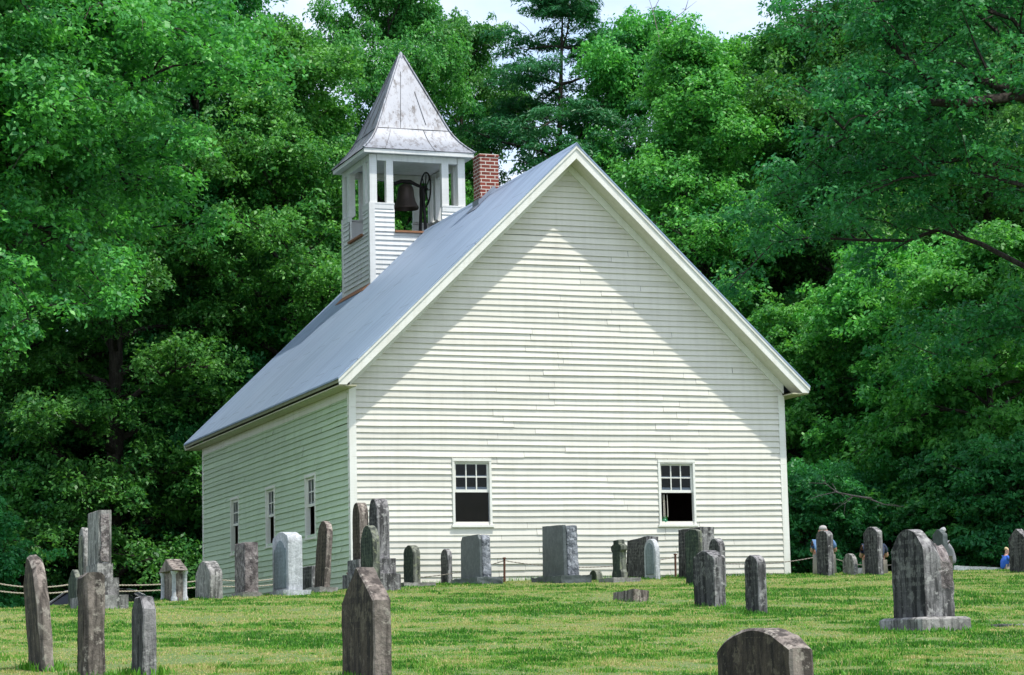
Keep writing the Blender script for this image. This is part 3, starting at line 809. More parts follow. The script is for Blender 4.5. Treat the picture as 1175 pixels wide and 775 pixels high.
# ------------------------------------------------------------------ gravestones
def outline(style, w, h, k=None):
    """silhouette of a headstone face: points (y, z), anticlockwise from the foot, seen square on"""
    a = w/2; p = [(-a, -.14), (a, -.14)]
    if style == 'flat': p += [(a, h), (-a, h)]
    elif style == 'slant': p += [(a, h+(k or 0)), (-a, h)]
    elif style == 'arch':
        r = k or .2*w
        p += [(a*math.cos(q), h-r+r*math.sin(q)) if r >= a*.98 else (a*math.sin(q2), h-r*(1-math.cos(q2*1.0))*1.0) for q, q2 in []]
        for i in range(13):
            y = a-2*a*i/12; p.append((y, h-r*(y/a)**2))
    elif style == 'round':
        r = a if k is None else k
        for i in range(15):
            q = math.pi*i/14; p.append((a*math.cos(q), h-r+r*math.sin(q)))
    elif style == 'gothic':
        r = k or w*.75
        for i in range(8):
            q = i/7; p.append((a*(1-q**1.0)*math.sqrt(1-.0*q) if False else a*math.cos(q*math.pi/2)**.8, h-r+r*q**1.0 if False else h-r+r*math.sin(q*math.pi/2)))
        for i in range(1, 8):
            q = 1-i/7; p.append((-a*math.cos(q*math.pi/2)**.8, h-r+r*math.sin(q*math.pi/2)))
    elif style == 'shoulder':
        s = w*.13; r = k or .16*w
        p += [(a, h-r-s*.6), (a-s*.35, h-r-s*.1), (a-s, h-r)]
        for i in range(1, 10):
            y = (a-s)*(1-2*i/10); p.append((y, h-r*(y/(a-s))**2))
        p += [(-a+s, h-r), (-a+s*.35, h-r-s*.1), (-a, h-r-s*.6)]
    elif style == 'chamfer':
        c = k or .25*w; p += [(a, h-c), (a-c, h), (-a+c, h), (-a, h-c)]
    elif style == 'peak': p += [(a, h-(k or .3*w)), (.02, h), (-.02, h), (-a, h-(k or .3*w))]
    elif style == 'finger':
        r = k or w*.7
        p += [(a, h-r)]+[(a*math.cos(q)*(.92 if q < 1.5 else 1), h-r+r*math.sin(q)) for q in np.linspace(.25, math.pi-.25, 9)]+[(-a, h-r)]
    elif style == 'capital':
        p = [(-a, -.14), (a, -.14), (a, .22*h), (a*.78, .30*h), (a*.78, .70*h), (a*1.05, .76*h), (a*1.05, .86*h), (a*.55, .91*h), (a*.55, h), (-a*.55, h), (-a*.55, .91*h), (-a*1.05, .86*h), (-a*1.05, .76*h), (-a*.78, .70*h), (-a*.78, .30*h), (-a, .22*h)]
    q = []
    for i in range(len(p)):                          # resample so that the edges can wear unevenly
        (y0, z0), (y1, z1) = p[i], p[(i+1) % len(p)]
        m = max(1, int(math.hypot(y1-y0, z1-z0)/.05))
        q += [(y0+(y1-y0)*j/m, z0+(z1-z0)*j/m) for j in range(m)]
    return q

def slab(poly, t, rough=.004, edge=.008, seed=0, mb=None, x0=0.0, taper=0.0):
    """headstone body: silhouette swept through thickness t along x with worn edges"""
    mb = mb or MB(); n = len(poly)
    c = sum((Vector(q) for q in poly), Vector((0, 0)))/n
    rings = [(-t/2, edge), (-t/2+edge, 0)]+[(-t/2+edge+(t-2*edge)*i/3, 0) for i in (1, 2)]+[(t/2-edge, 0), (t/2, edge)]
    vv = []
    for x, ins in rings:
        for i, (y, z) in enumerate(poly):
            a = Vector(poly[i-1]); b = Vector(poly[(i+1) % n]); d = (b-a).normalized(); nn = Vector((-d.y, d.x))
            f = 1-taper*max(0, z)
            p = Vector((x*f+x0, (y+nn.x*ins)*f, z+nn.y*ins))
            o = mnoise.noise_vector(p*6+Vector((seed*3.1, seed*1.7, seed)))*rough*1.1+mnoise.noise_vector(p*24+Vector((seed, 0, 5)))*rough*.9
            vv.append(p+o)
    ff = [tuple(range(n))[::-1], tuple(range(5*n, 6*n))]
    ff += [(r*n+i, r*n+(i+1) % n, (r+1)*n+(i+1) % n, (r+1)*n+i) for r in range(5) for i in range(n)]
    mb.add(vv, ff)
    return mb

def shade_face(o, mat):
    """second, shade-darkened material on the inscribed face (the one turned to -x)"""
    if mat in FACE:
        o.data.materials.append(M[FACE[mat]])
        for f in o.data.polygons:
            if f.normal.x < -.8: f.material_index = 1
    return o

def rough_block(x0, x1, y0, y1, z0, z1, amp=.02, seed=0, mb=None, step=.06):
    """a stone block with lumpy, hand-broken faces"""
    mb = mb or MB(); bm = bmesh.new()
    bmesh.ops.create_cube(bm, size=1)
    for v in bm.verts: v.co = Vector(((x0 if v.co.x < 0 else x1), (y0 if v.co.y < 0 else y1), (z0 if v.co.z < 0 else z1)))
    cuts = min(12, max(2, int(max(x1-x0, y1-y0, z1-z0)/step)))
    bmesh.ops.subdivide_edges(bm, edges=bm.edges[:], cuts=cuts, use_grid_fill=True)
    for v in bm.verts:
        v.co += mnoise.noise_vector(v.co*9+Vector((seed, seed*2, 1)))*amp+mnoise.noise_vector(v.co*25+Vector((seed, 3, 1)))*amp*.5
    bm.verts.index_update()
    mb.add([v.co.copy() for v in bm.verts], [[v.index for v in f.verts] for f in bm.faces]); bm.free()
    return mb

STONES = {
    'A': (-10.20, -28.91, -1.51, 0.52, 0.05, -0.82),
    'B': (-10.14, -30.23, -1.56, 0.24, 0.11, -0.99),
    'C': (-9.81, -30.00, -1.55, 0.33, 0.05, -1.11),
    'D': (-7.07, -13.18, -0.79, 0.84, 0.17, 0.45),
    'E': (-6.95, -11.20, -0.69, 0.41, 0.07, 0.36),
    'F': (-7.22, -12.07, -0.74, 0.62, 0.03, -0.24),
    'G': (-5.46, -9.81, -0.62, 1.07, 0.10, -0.02),
    'H': (-4.68, -8.63, -0.56, 0.99, 0.19, 0.01),
    'I': (-3.91, -7.79, -0.51, 0.66, 0.21, 0.31),
    'J': (-3.39, -8.26, -0.52, 0.95, 0.22, 0.45),
    'K': (-2.31, -6.25, -0.41, 0.61, 0.11, 0.74),
    'L1': (-1.07, -4.26, -0.31, 0.45, 0.16, 1.17),
    'L2': (-1.34, -6.27, -0.39, 0.47, 0.21, 1.10),
    'M': (-2.03, -8.07, -0.48, 0.68, 0.07, 0.56),
    'N': (-0.09, -4.03, -0.28, 0.56, 0.12, 0.45),
    'O': (-9.02, -31.65, -1.61, 0.57, 0.07, -1.13),
    'P': (1.57, -0.91, -0.12, 0.42, 0.05, 0.53),
    'Q': (1.46, -2.94, -0.22, 1.08, 0.23, 0.67),
    'R': (2.82, -3.63, -0.23, 1.09, 0.30, 0.79),
    'S': (3.63, -3.28, -0.18, 0.34, 0.03, 0.02),
    'Tt': (3.45, -4.84, -0.25, 0.44, 0.10, 0.48),
    'U': (5.11, -1.87, -0.11, 0.93, 0.25, 0.70),
    'V': (4.84, -3.05, -0.16, 0.53, 0.08, 0.59),
    'W1': (5.64, -3.23, -0.16, 1.00, 0.30, 0.77),
    'W2': (2.64, -9.80, -0.48, 0.50, 0.03, 0.39),
    'X': (2.08, -11.85, -0.58, 0.36, 0.07, 0.14),
    'Y': (-2.15, -20.77, -1.03, 0.51, 0.13, -0.45),
    'Z': (-3.07, -23.77, -1.17, 0.28, 0.07, -0.63),
    'AA': (-8.15, -34.35, -1.71, 0.69, 0.10, -1.39),
    'BB': (-3.86, -28.13, -1.37, 0.46, 0.24, -0.68),
    'CC': (7.34, -5.08, -0.20, 0.44, 0.11, 0.62),
    'DD': (7.90, -4.96, -0.19, 0.43, 0.05, 0.21),
    'EE': (8.02, -5.63, -0.22, 0.51, 0.09, 0.65),
    'FF': (11.77, -1.52, -0.04, 0.41, 0.10, 0.83),
    'GG': (10.30, -6.79, -0.23, 0.54, 0.11, 0.54),
    'JJ': (-2.01, -18.33, -0.93, 0.69, 0.07, -0.80),
}
def grave(key, style, mat, label, k=None, rough=.004, edge=.008, yaw=0, lean=(0, 0), foot=None, foot_mat='concrete', panel=None, panel_mat='panel', body=None, t=None, taper=0.0, name='gravestone', group=None):
    x, y, z, w, th, top = STONES[key]
    th = t or max(th, .055)
    seed = sum(ord(c) for c in key)
    h = top-z
    loc = (x, y, z)
    parts = foot or panel
    if parts:
        root = empty(name, loc, R(yaw), label, 'gravestone', group)
        root.rotation_euler = (R(lean[0]), R(lean[1]), R(yaw))
    else: root = None
    z0 = 0
    poly = outline(style, w, h-z0, k)
    mb = body(w, th, h, seed) if body else slab(poly, th, rough, edge, seed, taper=taper)
    if root:
        b = shade_face(mb.build('headstone', M[mat], root, smooth=38), mat)
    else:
        b = shade_face(mb.build(name, M[mat], None, smooth=38), mat)
        b.location = loc; b.rotation_euler = (R(lean[0]), R(lean[1]), R(yaw)); tag(b, label, 'gravestone', group)
        return b
    if foot:
        ex, ey, fz = foot
        mb = rough_block(-th/2-ex, th/2+ex, -w/2-ey, w/2+ey, -.16, fz+.045, .012, seed+1)
        mb.build('footing', M[foot_mat], root, smooth=38)
    if panel:
        pw, pz0, pz1, pst = panel
        q = [(a, c+pz0) for a, c in outline(pst, pw, pz1-pz0, None) if c > -.01 or True]
        q = [(a, max(c, pz0)) for a, c in q]
        mb = slab(q, .012, .001, .003, seed+2, x0=-th/2-.004)
        mb.build('inscription_panel', M[panel_mat], root, smooth=38)
    return root

grave('A', 'finger', 'brownstone', 'tall thin brown slab with rounded tip leaning left, leftmost in the churchyard', rough=.006, lean=(-1, -4.5), t=.075, edge=.02)
grave('B', 'flat', 'brownstone', 'blotchy brown square post with worn flat top in front of the stepped monument', rough=.006, edge=.022, t=.112)
grave('C', 'chamfer', 'slate', 'short grey marker with clipped corners in the left foreground, nearest the stepped monument', rough=.004, k=.07, t=.075)
grave('E', 'arch', 'greystone', 'tall slim pale tablet with arched top standing close beside the stepped monument', k=.18, panel=(.30, .30, .95, 'round'), panel_mat='mossy', t=.085)
grave('F', 'shoulder', 'mossy', 'low greenish tablet with shouldered top half hidden left of the slim pale tablet', t=.07)
def portal(w, t, h, seed):
    mb = slab(outline('flat', w*.80, h*.80), t*.7, .005, .008, seed)
    hood = [(y, z) for y, z in outline('peak', w, h*.30, .16*w)]
    hood = [(y, max(z, 0)+h*.71) for y, z in hood]
    slab(hood, t*1.5, .006, .01, seed+1, mb)
    return mb
g_ = empty('gravestone', STONES['G'][:3], 0, 'hooded gravestone with pale side columns near the rope, left of the church side wall', 'gravestone')
x, y, z, w, th, top = STONES['G']
portal(w, .14, top-z, 5).build('headstone', M['brownstone'], g_, smooth=38)
for q in (-1, 1):
    mb = MB(); mb.lathe([(.055, -.1), (.055, .05), (.04, .08), (.04, (top-z)*.62), (.055, (top-z)*.66), (.06, (top-z)*.705)], (-.055, q*w*.36, 0), 14)
    mb.lathe([(.05, -.1), (.05, .05), (.036, .08), (.036, (top-z)*.62), (.05, (top-z)*.66), (.056, (top-z)*.70)], (.085, q*w*.36, 0), 14)
    mb.build('column', M['marble'], g_, smooth=40)
grave('H', 'shoulder', 'greystone', 'low wide tablet with shouldered arched top, streaked grey, at the back corner of the church', k=.13, rough=.004, t=.19)
grave('I', 'slant', 'rockbrown', 'square brown block with dark face standing left of the white marble stone', k=.0, rough=.006, foot=(.04, .05, .02), edge=.012)
grave('J', 'shoulder', 'marble', 'bright white marble gravestone before the church side windows', k=.06, foot=(.10, .10, .035), foot_mat='marble', panel=(.72, .12, .84, 'shoulder'), panel_mat='palepanel', rough=.002, edge=.005)
grave('K', 'round', 'brownstone', 'dark round-topped slab leaning right, just right of the white marble stone', rough=.005, lean=(0, 4.0), foot=(.10, .12, .03), t=.10)

# two matching tall gothic monuments on stepped plinths at the church corner
for key, lab in (('L1', 'rear one of the two tall pointed monuments at the church corner'), ('L2', 'front one of the two tall pointed monuments at the church corner, on stepped plinth')):
    x, y, z, w, th, top = STONES[key]; h = top-z
    rt = empty('monument', (x, y, z), 0, lab, 'gravestone', 'pair of pointed monuments at the church corner')
    mb = slab([(a, c+.50 if c > 0 else .505) for a, c in outline('gothic', w, h-.50, .32)], th, .003, .01, 60); _m = 'brownstone' if key == 'L1' else 'slate'; shade_face(mb.build('headstone', M[_m], rt, smooth=38), _m)
    rough_block(-th/2-.06, th/2+.06, -w/2-.12, w/2+.12, .26, .503, .004, 61).build('plinth', M['slate'], rt, smooth=38)
    rough_block(-th/2-.12, th/2+.10, -w/2-.24, w/2+.24, -.16, .258, .004, 62).build('footing', M['slate'], rt, smooth=38)
x, y, z, w, th, top = STONES['L1']
lb = shade_face(slab(outline('flat', .62, .52), .16, .006, .012, 71).build('gravestone', M['slate'], None, smooth=38), 'slate')
lb.location = (-1.75, -3.55, gz(-1.75, -3.55)); tag(lb, 'dark blocky stone in shadow just left of the tall pointed monuments', 'gravestone')

grave('M', 'round', 'mossy', 'dark green round-topped stone in front of the two pointed monuments', t=.11, rough=.004)
grave('N', 'round', 'mossy', 'small grey-green round-topped stone just right of the pointed monuments', t=.13, k=.16, foot=(.22, .16, .03))
# nearest stone: a roof-shaped top with battered crest
def roofed(w, t, h, seed):
    poly = outline('peak', w, h, .17)
    mb = slab(poly, t, .004, .008, seed)
    if seed < 0: rough_block(-t/2+.012, t/2+.004, -w/2+.02, -w/2+.12, h-.165, h-.125, .012, seed+3, mb, .02)
    return mb
_o = STONES['O']; STONES['O'] = _o[:5]+(_o[5]+.105,)
grave('O', 'peak', 'brownstone', 'large dark gravestone with roof-shaped top in the near centre foreground', body=roofed, t=.092)
grave('P', 'round', 'slate', 'narrow small round-topped marker against the gable left of the left window', t=.09, k=.15)
def tablet_rough(w, t, h, seed):
    mb = slab(outline('arch', w, h, .10), t*.30, .003, .006, seed, x0=-t*.35)
    return mb
def two_tone(key, label, topstyle, k, footx, lean=(0, 0), shrink=1.0):
    """family stone: smooth dressed tablet in front, rough quarry face behind, thick rough base"""
    x, y, z, w, th, top = STONES[key]; h = top-z
    rt = empty('gravestone', (x, y, z), 0, label, 'gravestone'); rt.rotation_euler = (R(lean[0]), R(lean[1]), 0)
    sd = sum(map(ord, key))
    slab(outline(topstyle, w, h, k), th*.22, .0025, .006, sd, x0=-th*.39, taper=.07).build('headstone_face', M['granite'], rt, smooth=38)
    slab(outline(topstyle, w*.985, h-.012, k), th*.77, .016, .02, sd+1, x0=th*.11, taper=.07).build('headstone', M['rockface'], rt, smooth=60)
    rough_block(-th/2-footx, th/2+footx, -w/2-.20, w/2+.20, -.2, .125, .024, sd+2).build('footing', M['granite'], rt, smooth=38)
two_tone('Q', 'grey granite stone with rough pale side under the left gable window', 'chamfer', .09, .13)
two_tone('R', 'large grey-green granite stone with rough sides, alone between the gable windows', 'slant', .03, .14)
grave('S', 'round', 'mossy', 'tiny dark stump of a marker by the church wall', t=.12, k=.10)
grave('Tt', 'capital', 'mossy', 'small mossy pillar with a knobbed cap on a pale footing', rough=.004, foot=(.20, .12, .02), t=.12)
grave('U', 'slant', 'slate', 'dark streaked slab with slanting top leaning by the gable, behind a pale arch', k=-.09, lean=(3, 3.0), rough=.006, t=.24)
grave('V', 'round', 'marble', 'small pale round-topped stone in front of the slanting dark slab', panel=(.36, .10, .68, 'round'), panel_mat='palepanel', t=.09)
grave('W1', 'flat', 'slate', 'broad dark weathered block beneath the right gable window', lean=(0, 1.5), rough=.005, t=.28)
grave('W2', 'arch', 'mossy', 'green lichen-covered thin slab in front of the broad dark block', k=.05, t=.07, rough=.006)
grave('X', 'round', 'slate', 'small dark round-topped stone behind the rough black stone', t=.10, k=.17)
grave('Y', 'shoulder', 'slate', 'rough black gravestone with pale right side, mid lawn in front of the right window', rough=.007, k=.05, t=.13)
grave('Z', 'round', 'slate', 'narrow dark round-topped post alone on the lawn at the right of the gable', k=.10, t=.085, rough=.004)
grave('AA', 'arch', 'brownstone', 'nearest low wide stone with gently arched top at the bottom edge of the picture', k=.085, t=.105, rough=.006, edge=.012)

# big stone on the right: smooth arched face, broken back corner, wide bevelled plinth
x, y, z, w, th, top = STONES['BB']; h = top-z
bb = empty('gravestone', (x, y, z), 0, 'big arched gravestone with broken rear corner on a wide plinth, right of the lawn', 'gravestone')
pz = .095
def raised(style, w_, h_, k): return [(q, c+pz if c > 0 else pz+.002) for q, c in outline(style, w_, h_-pz, k)]
def broken_block(w_, t_, h_, z0):
    """one thick block: arched front edge, the back half of the top broken away in a slant"""
    m_ = MB(); nx, ny, nz = 14, 16, 18
    def top(fx, fy):
        yy = (fy-.5)*2; z = h_-.15*abs(yy)**2.2
        if fx > .42:
            q = (fx-.42)/.58
            z -= .03+.10*min(1, q*1.3)+.03*mnoise.noise((fx*6, fy*5, 3.3))-(.03 if fy < .35 and q > .6 else 0)
        return z
    def pos(fx, fy, z):
        r_ = .004+.010*max(0, fx-.4)
        p = Vector(((fx-.5)*t_, (fy-.5)*w_, z)); return p+mnoise.noise_vector(p*14)*r_
    def grid(fn, a_, b2):
        vv = [fn(i/a_, j/b2) for i in range(a_+1) for j in range(b2+1)]
        m_.add(vv, [(i*(b2+1)+j, i*(b2+1)+j+1, (i+1)*(b2+1)+j+1, (i+1)*(b2+1)+j) for i in range(a_) for j in range(b2)])
    zz = lambda fx, fy, f: z0+(top(fx, fy)-z0)*f
    grid(lambda a_, b2: pos(a_, b2, top(a_, b2)), nx, ny)
    grid(lambda a_, b2: pos(a_, b2, z0), nx, ny)
    for fy in (0, 1): grid(lambda a_, b2: pos(a_, fy, zz(a_, fy, b2)), nx, nz)
    for fx in (0, 1): grid(lambda a_, b2: pos(fx, a_, zz(fx, a_, b2)), ny, nz)
    o_ = m_.build('headstone', M['slate'], bb)
    bm = bmesh.new(); bm.from_mesh(o_.data); bmesh.ops.remove_doubles(bm, verts=bm.verts, dist=.0008); bmesh.ops.recalc_face_normals(bm, faces=bm.faces); bm.to_mesh(o_.data); bm.free()
    o_.data.polygons.foreach_set('use_smooth', [True]*len(o_.data.polygons)); o_.data.set_sharp_from_angle(angle=R(38))
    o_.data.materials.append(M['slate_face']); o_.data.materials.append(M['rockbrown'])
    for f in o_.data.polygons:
        if f.normal.x < -.8: f.material_index = 1  # -x face takes the shade-darkened copy here too
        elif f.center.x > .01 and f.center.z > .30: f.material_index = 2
    return o_
broken_block(w, .232, h+.03, pz+.001)
mb = MB(); a, b_ = .150, w/2+.03
base = [(-a-.045, -b_-.05), (a+.045, -b_-.05), (a+.045, b_+.05), (-a-.045, b_+.05)]; up_ = [(-a-.02, -b_-.025), (a+.02, -b_-.025), (a+.02, b_+.025), (-a-.02, b_+.025)]
vv = [(p, q, -.2) for p, q in base]+[(p, q, .080) for p, q in base]+[(p, q, pz) for p, q in up_]
mb.add(vv, [(3, 2, 1, 0), (8, 9, 10, 11)]+[(r_*4+i, r_*4+(i+1) % 4, r_*4+4+(i+1) % 4, r_*4+4+i) for r_ in (0, 1) for i in range(4)])
mb.build('plinth', M['greystone'], bb, bevel=.004)

grave('CC', 'round', 'slate', 'dark stone with rounded top hiding a bearded man in blue, beside the church corner', t=.12, k=.10, rough=.004)
grave('DD', 'round', 'greystone', 'small pale round-topped stone between two tall dark stones right of the church', t=.08, k=.2)
grave('EE', 'arch', 'slate', 'tall dark arched stone before a person in navy, right of the church', k=.10, t=.11)
grave('FF', 'shoulder', 'granite', 'blue-grey stone showing above the broken gravestone, a person behind it', k=.08, t=.11)
grave('GG', 'peak', 'slate', 'dark pointed-top stone at the right edge of the churchyard beside a child', k=.16, t=.12)
x, y, z, w, th, top = STONES['JJ']
o = rough_block(-.10, .10, -w*.36, w*.36, -.10, .135, .012, 12).build('fallen_stone', M['brownstone'], None, smooth=45); o.location = (x, y, z); o.rotation_euler = (R(-3), R(5), R(4))
tag(o, 'low brown block of broken stone lying on the lawn', 'stone')
px, py = st(17.4, 3.72)
o = rough_block(-.22, .22, -.12, .14, -.08, .016, .008, 14).build('footstone', M['greystone'], None, smooth=45); o.location = (px, py, gz(px, py)); o.rotation_euler = (0, 0, R(12)); tag(o, 'flat pale footstone sunk in the grass at the far right', 'stone')
px, py = st(45.6, 8.72)
o = rough_block(-.16, .16, -.62, .30, -.1, .085, .006, 15).build('ledger_stone', M['marble'], None, smooth=45); o.location = (px, py, gz(px, py)); o.rotation_euler = (R(4), 0, R(60)); tag(o, 'flat pale slab lying low behind the big broken gravestone', 'stone')

# stepped monument on the left
x, y, z, w, th, top = STONES['D']; y += .15
mo = empty('monument', (x, y, z-.03), 0, 'tall stepped monument with rough-cut shaft at the left', 'gravestone')
h = top-z+.03
slab([(a, max(c, 0)+.60 if c > 0 else .602) for a, c in outline('flat', w*.92, h-.60)], th*.96, .003, .008, 31).build('shaft', M['greystone'], mo, smooth=38)
rough_block(-th*.30, th*.30, -w*.46-.022, -w*.46+.012, .63, h-.05, .014, 32).build('rough_panel', M['rockbrown'], mo, smooth=50)
rough_block(-th/2-.012, th/2+.012, -w/2, w/2, .42, .599, .002, 33).build('die', M['greystone'], mo, smooth=38)
rough_block(-th/2-.09, th/2+.07, -w/2-.10, w/2+.10, .20, .418, .002, 34).build('plinth', M['greystone'], mo, smooth=38)
rough_block(-th/2-.17, th/2+.15, -w/2-.30, w/2+.25, -.25, .198, .003, 35).build('footing', M['greystone'], mo, smooth=38)

# ------------------------------------------------------------------ rope barriers round the church
M['rope'] = plain('weathered_rope', (.36, .32, .25), .95, 0, .4, 30)
M['oldrope'] = plain('greyed_rope', (.24, .21, .18), .95, 0, .3, 30)
def rope(p, q, sag, mb, rr=.010):
    pts = []
    for i in range(25):
        f = i/24; v = Vector(p).lerp(Vector(q), f); v.z -= sag*4*f*(1-f); pts.append(v)
    for ph in (0, math.pi):                           # two strands laid round each other
        tw = []
        for i in range(24*6+1):
            f = i/(24*6); j = min(23, int(f*24)); v = pts[j].lerp(pts[j+1], f*24-j)
            a = f*(Vector(q)-Vector(p)).length/.16*2*math.pi+ph
            tw.append(v+Vector((0, math.sin(a)*rr*.8, math.cos(a)*rr*.8)))
        mb.tube(tw, rr, 5)
def barrier(points, heights, sags, label, mat_post, rr=.010, rmat='rope'):
    x0, y0 = points[0]
    rt = empty('rope_barrier', (x0, y0, gz(x0, y0)), 0, label, 'rope barrier'); o3 = Vector(rt.location)
    tops = []
    for (x, y) in points:
        z = gz(x, y); mb = MB()
        mb.tube([(x-o3.x, y-o3.y, z-.25-o3.z), (x-o3.x+.01, y-o3.y, z+heights[-1]+.03-o3.z)], .022, 8)
        mb.lathe([(.001, .03), (.034, .03), (.034, .055), (.001, .062)], (x-o3.x+.01, y-o3.y, z+heights[-1]-o3.z), 10)
        mb.build('stake', mat_post, rt, smooth=40)
        tops.append([Vector((x+.01, y, z+hh))-o3 for hh in heights])
    for i in range(len(points)-1):
        for r_ in range(len(heights)):
            mb = MB(); rope(tops[i][r_], tops[i+1][r_], sags[r_], mb, rr); mb.build('rope', M[rmat], rt, smooth=60)
ptsL = [st(s_, (px-587.5)/2700*s_) for s_, px in ((33, -150), (37, -10), (39, 84), (42, 238), (44, 330))]
barrier(ptsL, (.44, .56), (.05, .07), 'two sagging ropes on stakes in front of the dark woods, left of the church', M['rust_iron'], .0075)
ptsF = [(-.35, -.9), (2.36, -1.9), (6.05, -1.35), (9.6, -.7), (12.6, 1.2)]
barrier(ptsF, (.40,), (.16,), 'single rope on rusty iron stakes along the foot of the gable', M['rust_iron'], .006, 'oldrope')

# ------------------------------------------------------------------ parked car beyond the brow of the hill
M['carpaint'] = plain('silver_car_paint', (.42, .44, .47), .3, .6, .04, 2)
M['cartrim'] = plain('bright_trim', (.62, .64, .66), .3, .5, .05, 5)
M['tyre'] = plain('tyre_rubber', (.02, .02, .02), .9)
M['darkglass'], _nt, _b = new_mat('dark_car_glass'); _b.inputs['Base Color'].default_value = (.008, .010, .012, 1); _b.inputs['Roughness'].default_value = .06
M['taillight'], _nt, _b = new_mat('red_lamp'); _b.inputs['Base Color'].default_value = (.45, .015, .02, 1); _b.inputs['Roughness'].default_value = .15
M['headlamp'], _nt, _b = new_mat('clear_lamp'); _b.inputs['Base Color'].default_value = (.7, .72, .75, 1); _b.inputs['Roughness'].default_value = .1
def parked_car(x, y, z, rz, label):
    rt = empty('parked_car', (x, y, z), rz, label, 'car')
    hw = .86
    def loft(sections, name, mat, smooth=45, parent=rt):
        # sections: (x, [(y, z) half outline from the bottom centre to the top centre])
        mb = MB(); rows = []
        for xx, half in sections:
            rows.append([(xx, a, c) for a, c in half]+[(xx, -a, c) for a, c in half[::-1] if a > 1e-6])
        n = len(rows[0])
        vv = [p for r_ in rows for p in r_]; m = len(rows)
        mb.add(vv, [(i*n+j, i*n+(j+1) % n, (i+1)*n+(j+1) % n, (i+1)*n+j) for i in range(m-1) for j in range(n)]+[tuple(range(n))[::-1], tuple(range((m-1)*n, m*n))])
        return mb.build(name, mat, parent, smooth=smooth)
    def body_sec(xx, zb, zt, w_): return (xx, [(0, zb), (w_*.86, zb), (w_*.97, zb+.14), (w_, (zb+zt)/2), (w_*.965, zt-.08), (w_*.88, zt), (0, zt+.03)])
    loft([body_sec(-2.28, .42, .86, hw*.80), body_sec(-2.2, .26, .95, hw*.92), body_sec(-1.6, .22, .98, hw), body_sec(-.6, .2, .96, hw), body_sec(.9, .2, .94, hw), body_sec(1.6, .22, .86, hw*.97), body_sec(2.1, .26, .76, hw*.90), body_sec(2.28, .38, .66, hw*.74)], 'body', M['carpaint'])
    # cabin: dark glass with painted roof and bright pillars
    cab = [(-1.72, .96, .74, .99), (-1.12, 1.38, .60, .99), (-.95, 1.415, .58, .985), (.10, 1.425, .58, .97), (.28, 1.395, .60, .965), (1.08, .95, .74, .94)]
    sec = [(xx, [(0, zb), (.76, zb), (wt+.02*(zt < 1.2), max(zt, zb+.012)-.01), (wt*.9, max(zt, zb+.012)), (0, max(zt, zb+.012)+.015)]) for xx, zt, wt, zb in cab]
    loft(sec, 'window_glass', M['darkglass'])
    mb = MB()
    for i in range(1, 4):
        x0, z0, w0, _ = cab[i]; x1, z1, w1, _ = cab[i+1]
        mb.add([(x0, -w0, z0+.008), (x1, -w1, z1+.008), (x1, 0, z1+.03), (x0, 0, z0+.03), (x0, w0, z0+.008), (x1, w1, z1+.008), (x0, -w0-.012, z0-.03), (x1, -w1-.012, z1-.03), (x0, w0+.012, z0-.03), (x1, w1+.012, z1-.03)], [(0, 1, 2, 3), (3, 2, 5, 4), (6, 7, 1, 0), (4, 5, 9, 8)])
    mb.build('roof_panel', M['carpaint'], rt, smooth=50)
    for s_ in (-1, 1):
        mb = MB(); mb.tube([(-1.74, s_*.765, .97), (-1.12, s_*.63, 1.385), (-.95, s_*.61, 1.41), (.10, s_*.61, 1.42), (.28, s_*.63, 1.39), (1.10, s_*.765, .95)], .032, 6); mb.build('window_trim', M['cartrim'], rt, smooth=60)
        mb = MB(); mb.tube([(-.32, s_*.775, .97), (-.36, s_*.625, 1.41)], .03, 6); mb.build('pillar', M['carpaint'], rt, smooth=60)
        mb = MB(); mb.box(-2.285, -2.12, s_*.52-.14, s_*.52+.14, .72, .88); mb.build('tail_light', M['taillight'], rt, bevel=.02)
        mb = MB(); mb.box(2.02, 2.20, s_*.56-.13, s_*.56+.13, .60, .70); mb.build('headlight', M['headlamp'], rt, bevel=.02)
        mb = MB(); mb.box(.72, .88, s_*.92-.07, s_*.92+.07, .95, 1.07); mb.build('mirror', M['carpaint'], rt, bevel=.025)
        for xx in (-1.38, 1.38):
            mb = MB(); mb.lathe([(.20, -.10), (.30, -.10), (.33, -.07), (.33, .07), (.30, .10), (.20, .10)], (xx, s_*.80, .33), 28, 'Y'); wh = mb.build('wheel', M['tyre'], rt, smooth=40)
            mb = MB(); mb.lathe([(.001, .09), (.08, .09), (.11, .06), (.20, .085), (.205, -.08), (.001, -.08)], (xx, s_*.80+(0 if s_ > 0 else -.01), .33), 24, 'Y'); mb.build('rim', M['cartrim'], wh, smooth=40)
    return rt
cx_, cy_ = st(63, -10.75)
parked_car(cx_, cy_, -.92, math.atan2(RH[1], RH[0])+R(-24), 'silver car with dark windows parked beyond the brow, behind the stepped monument')

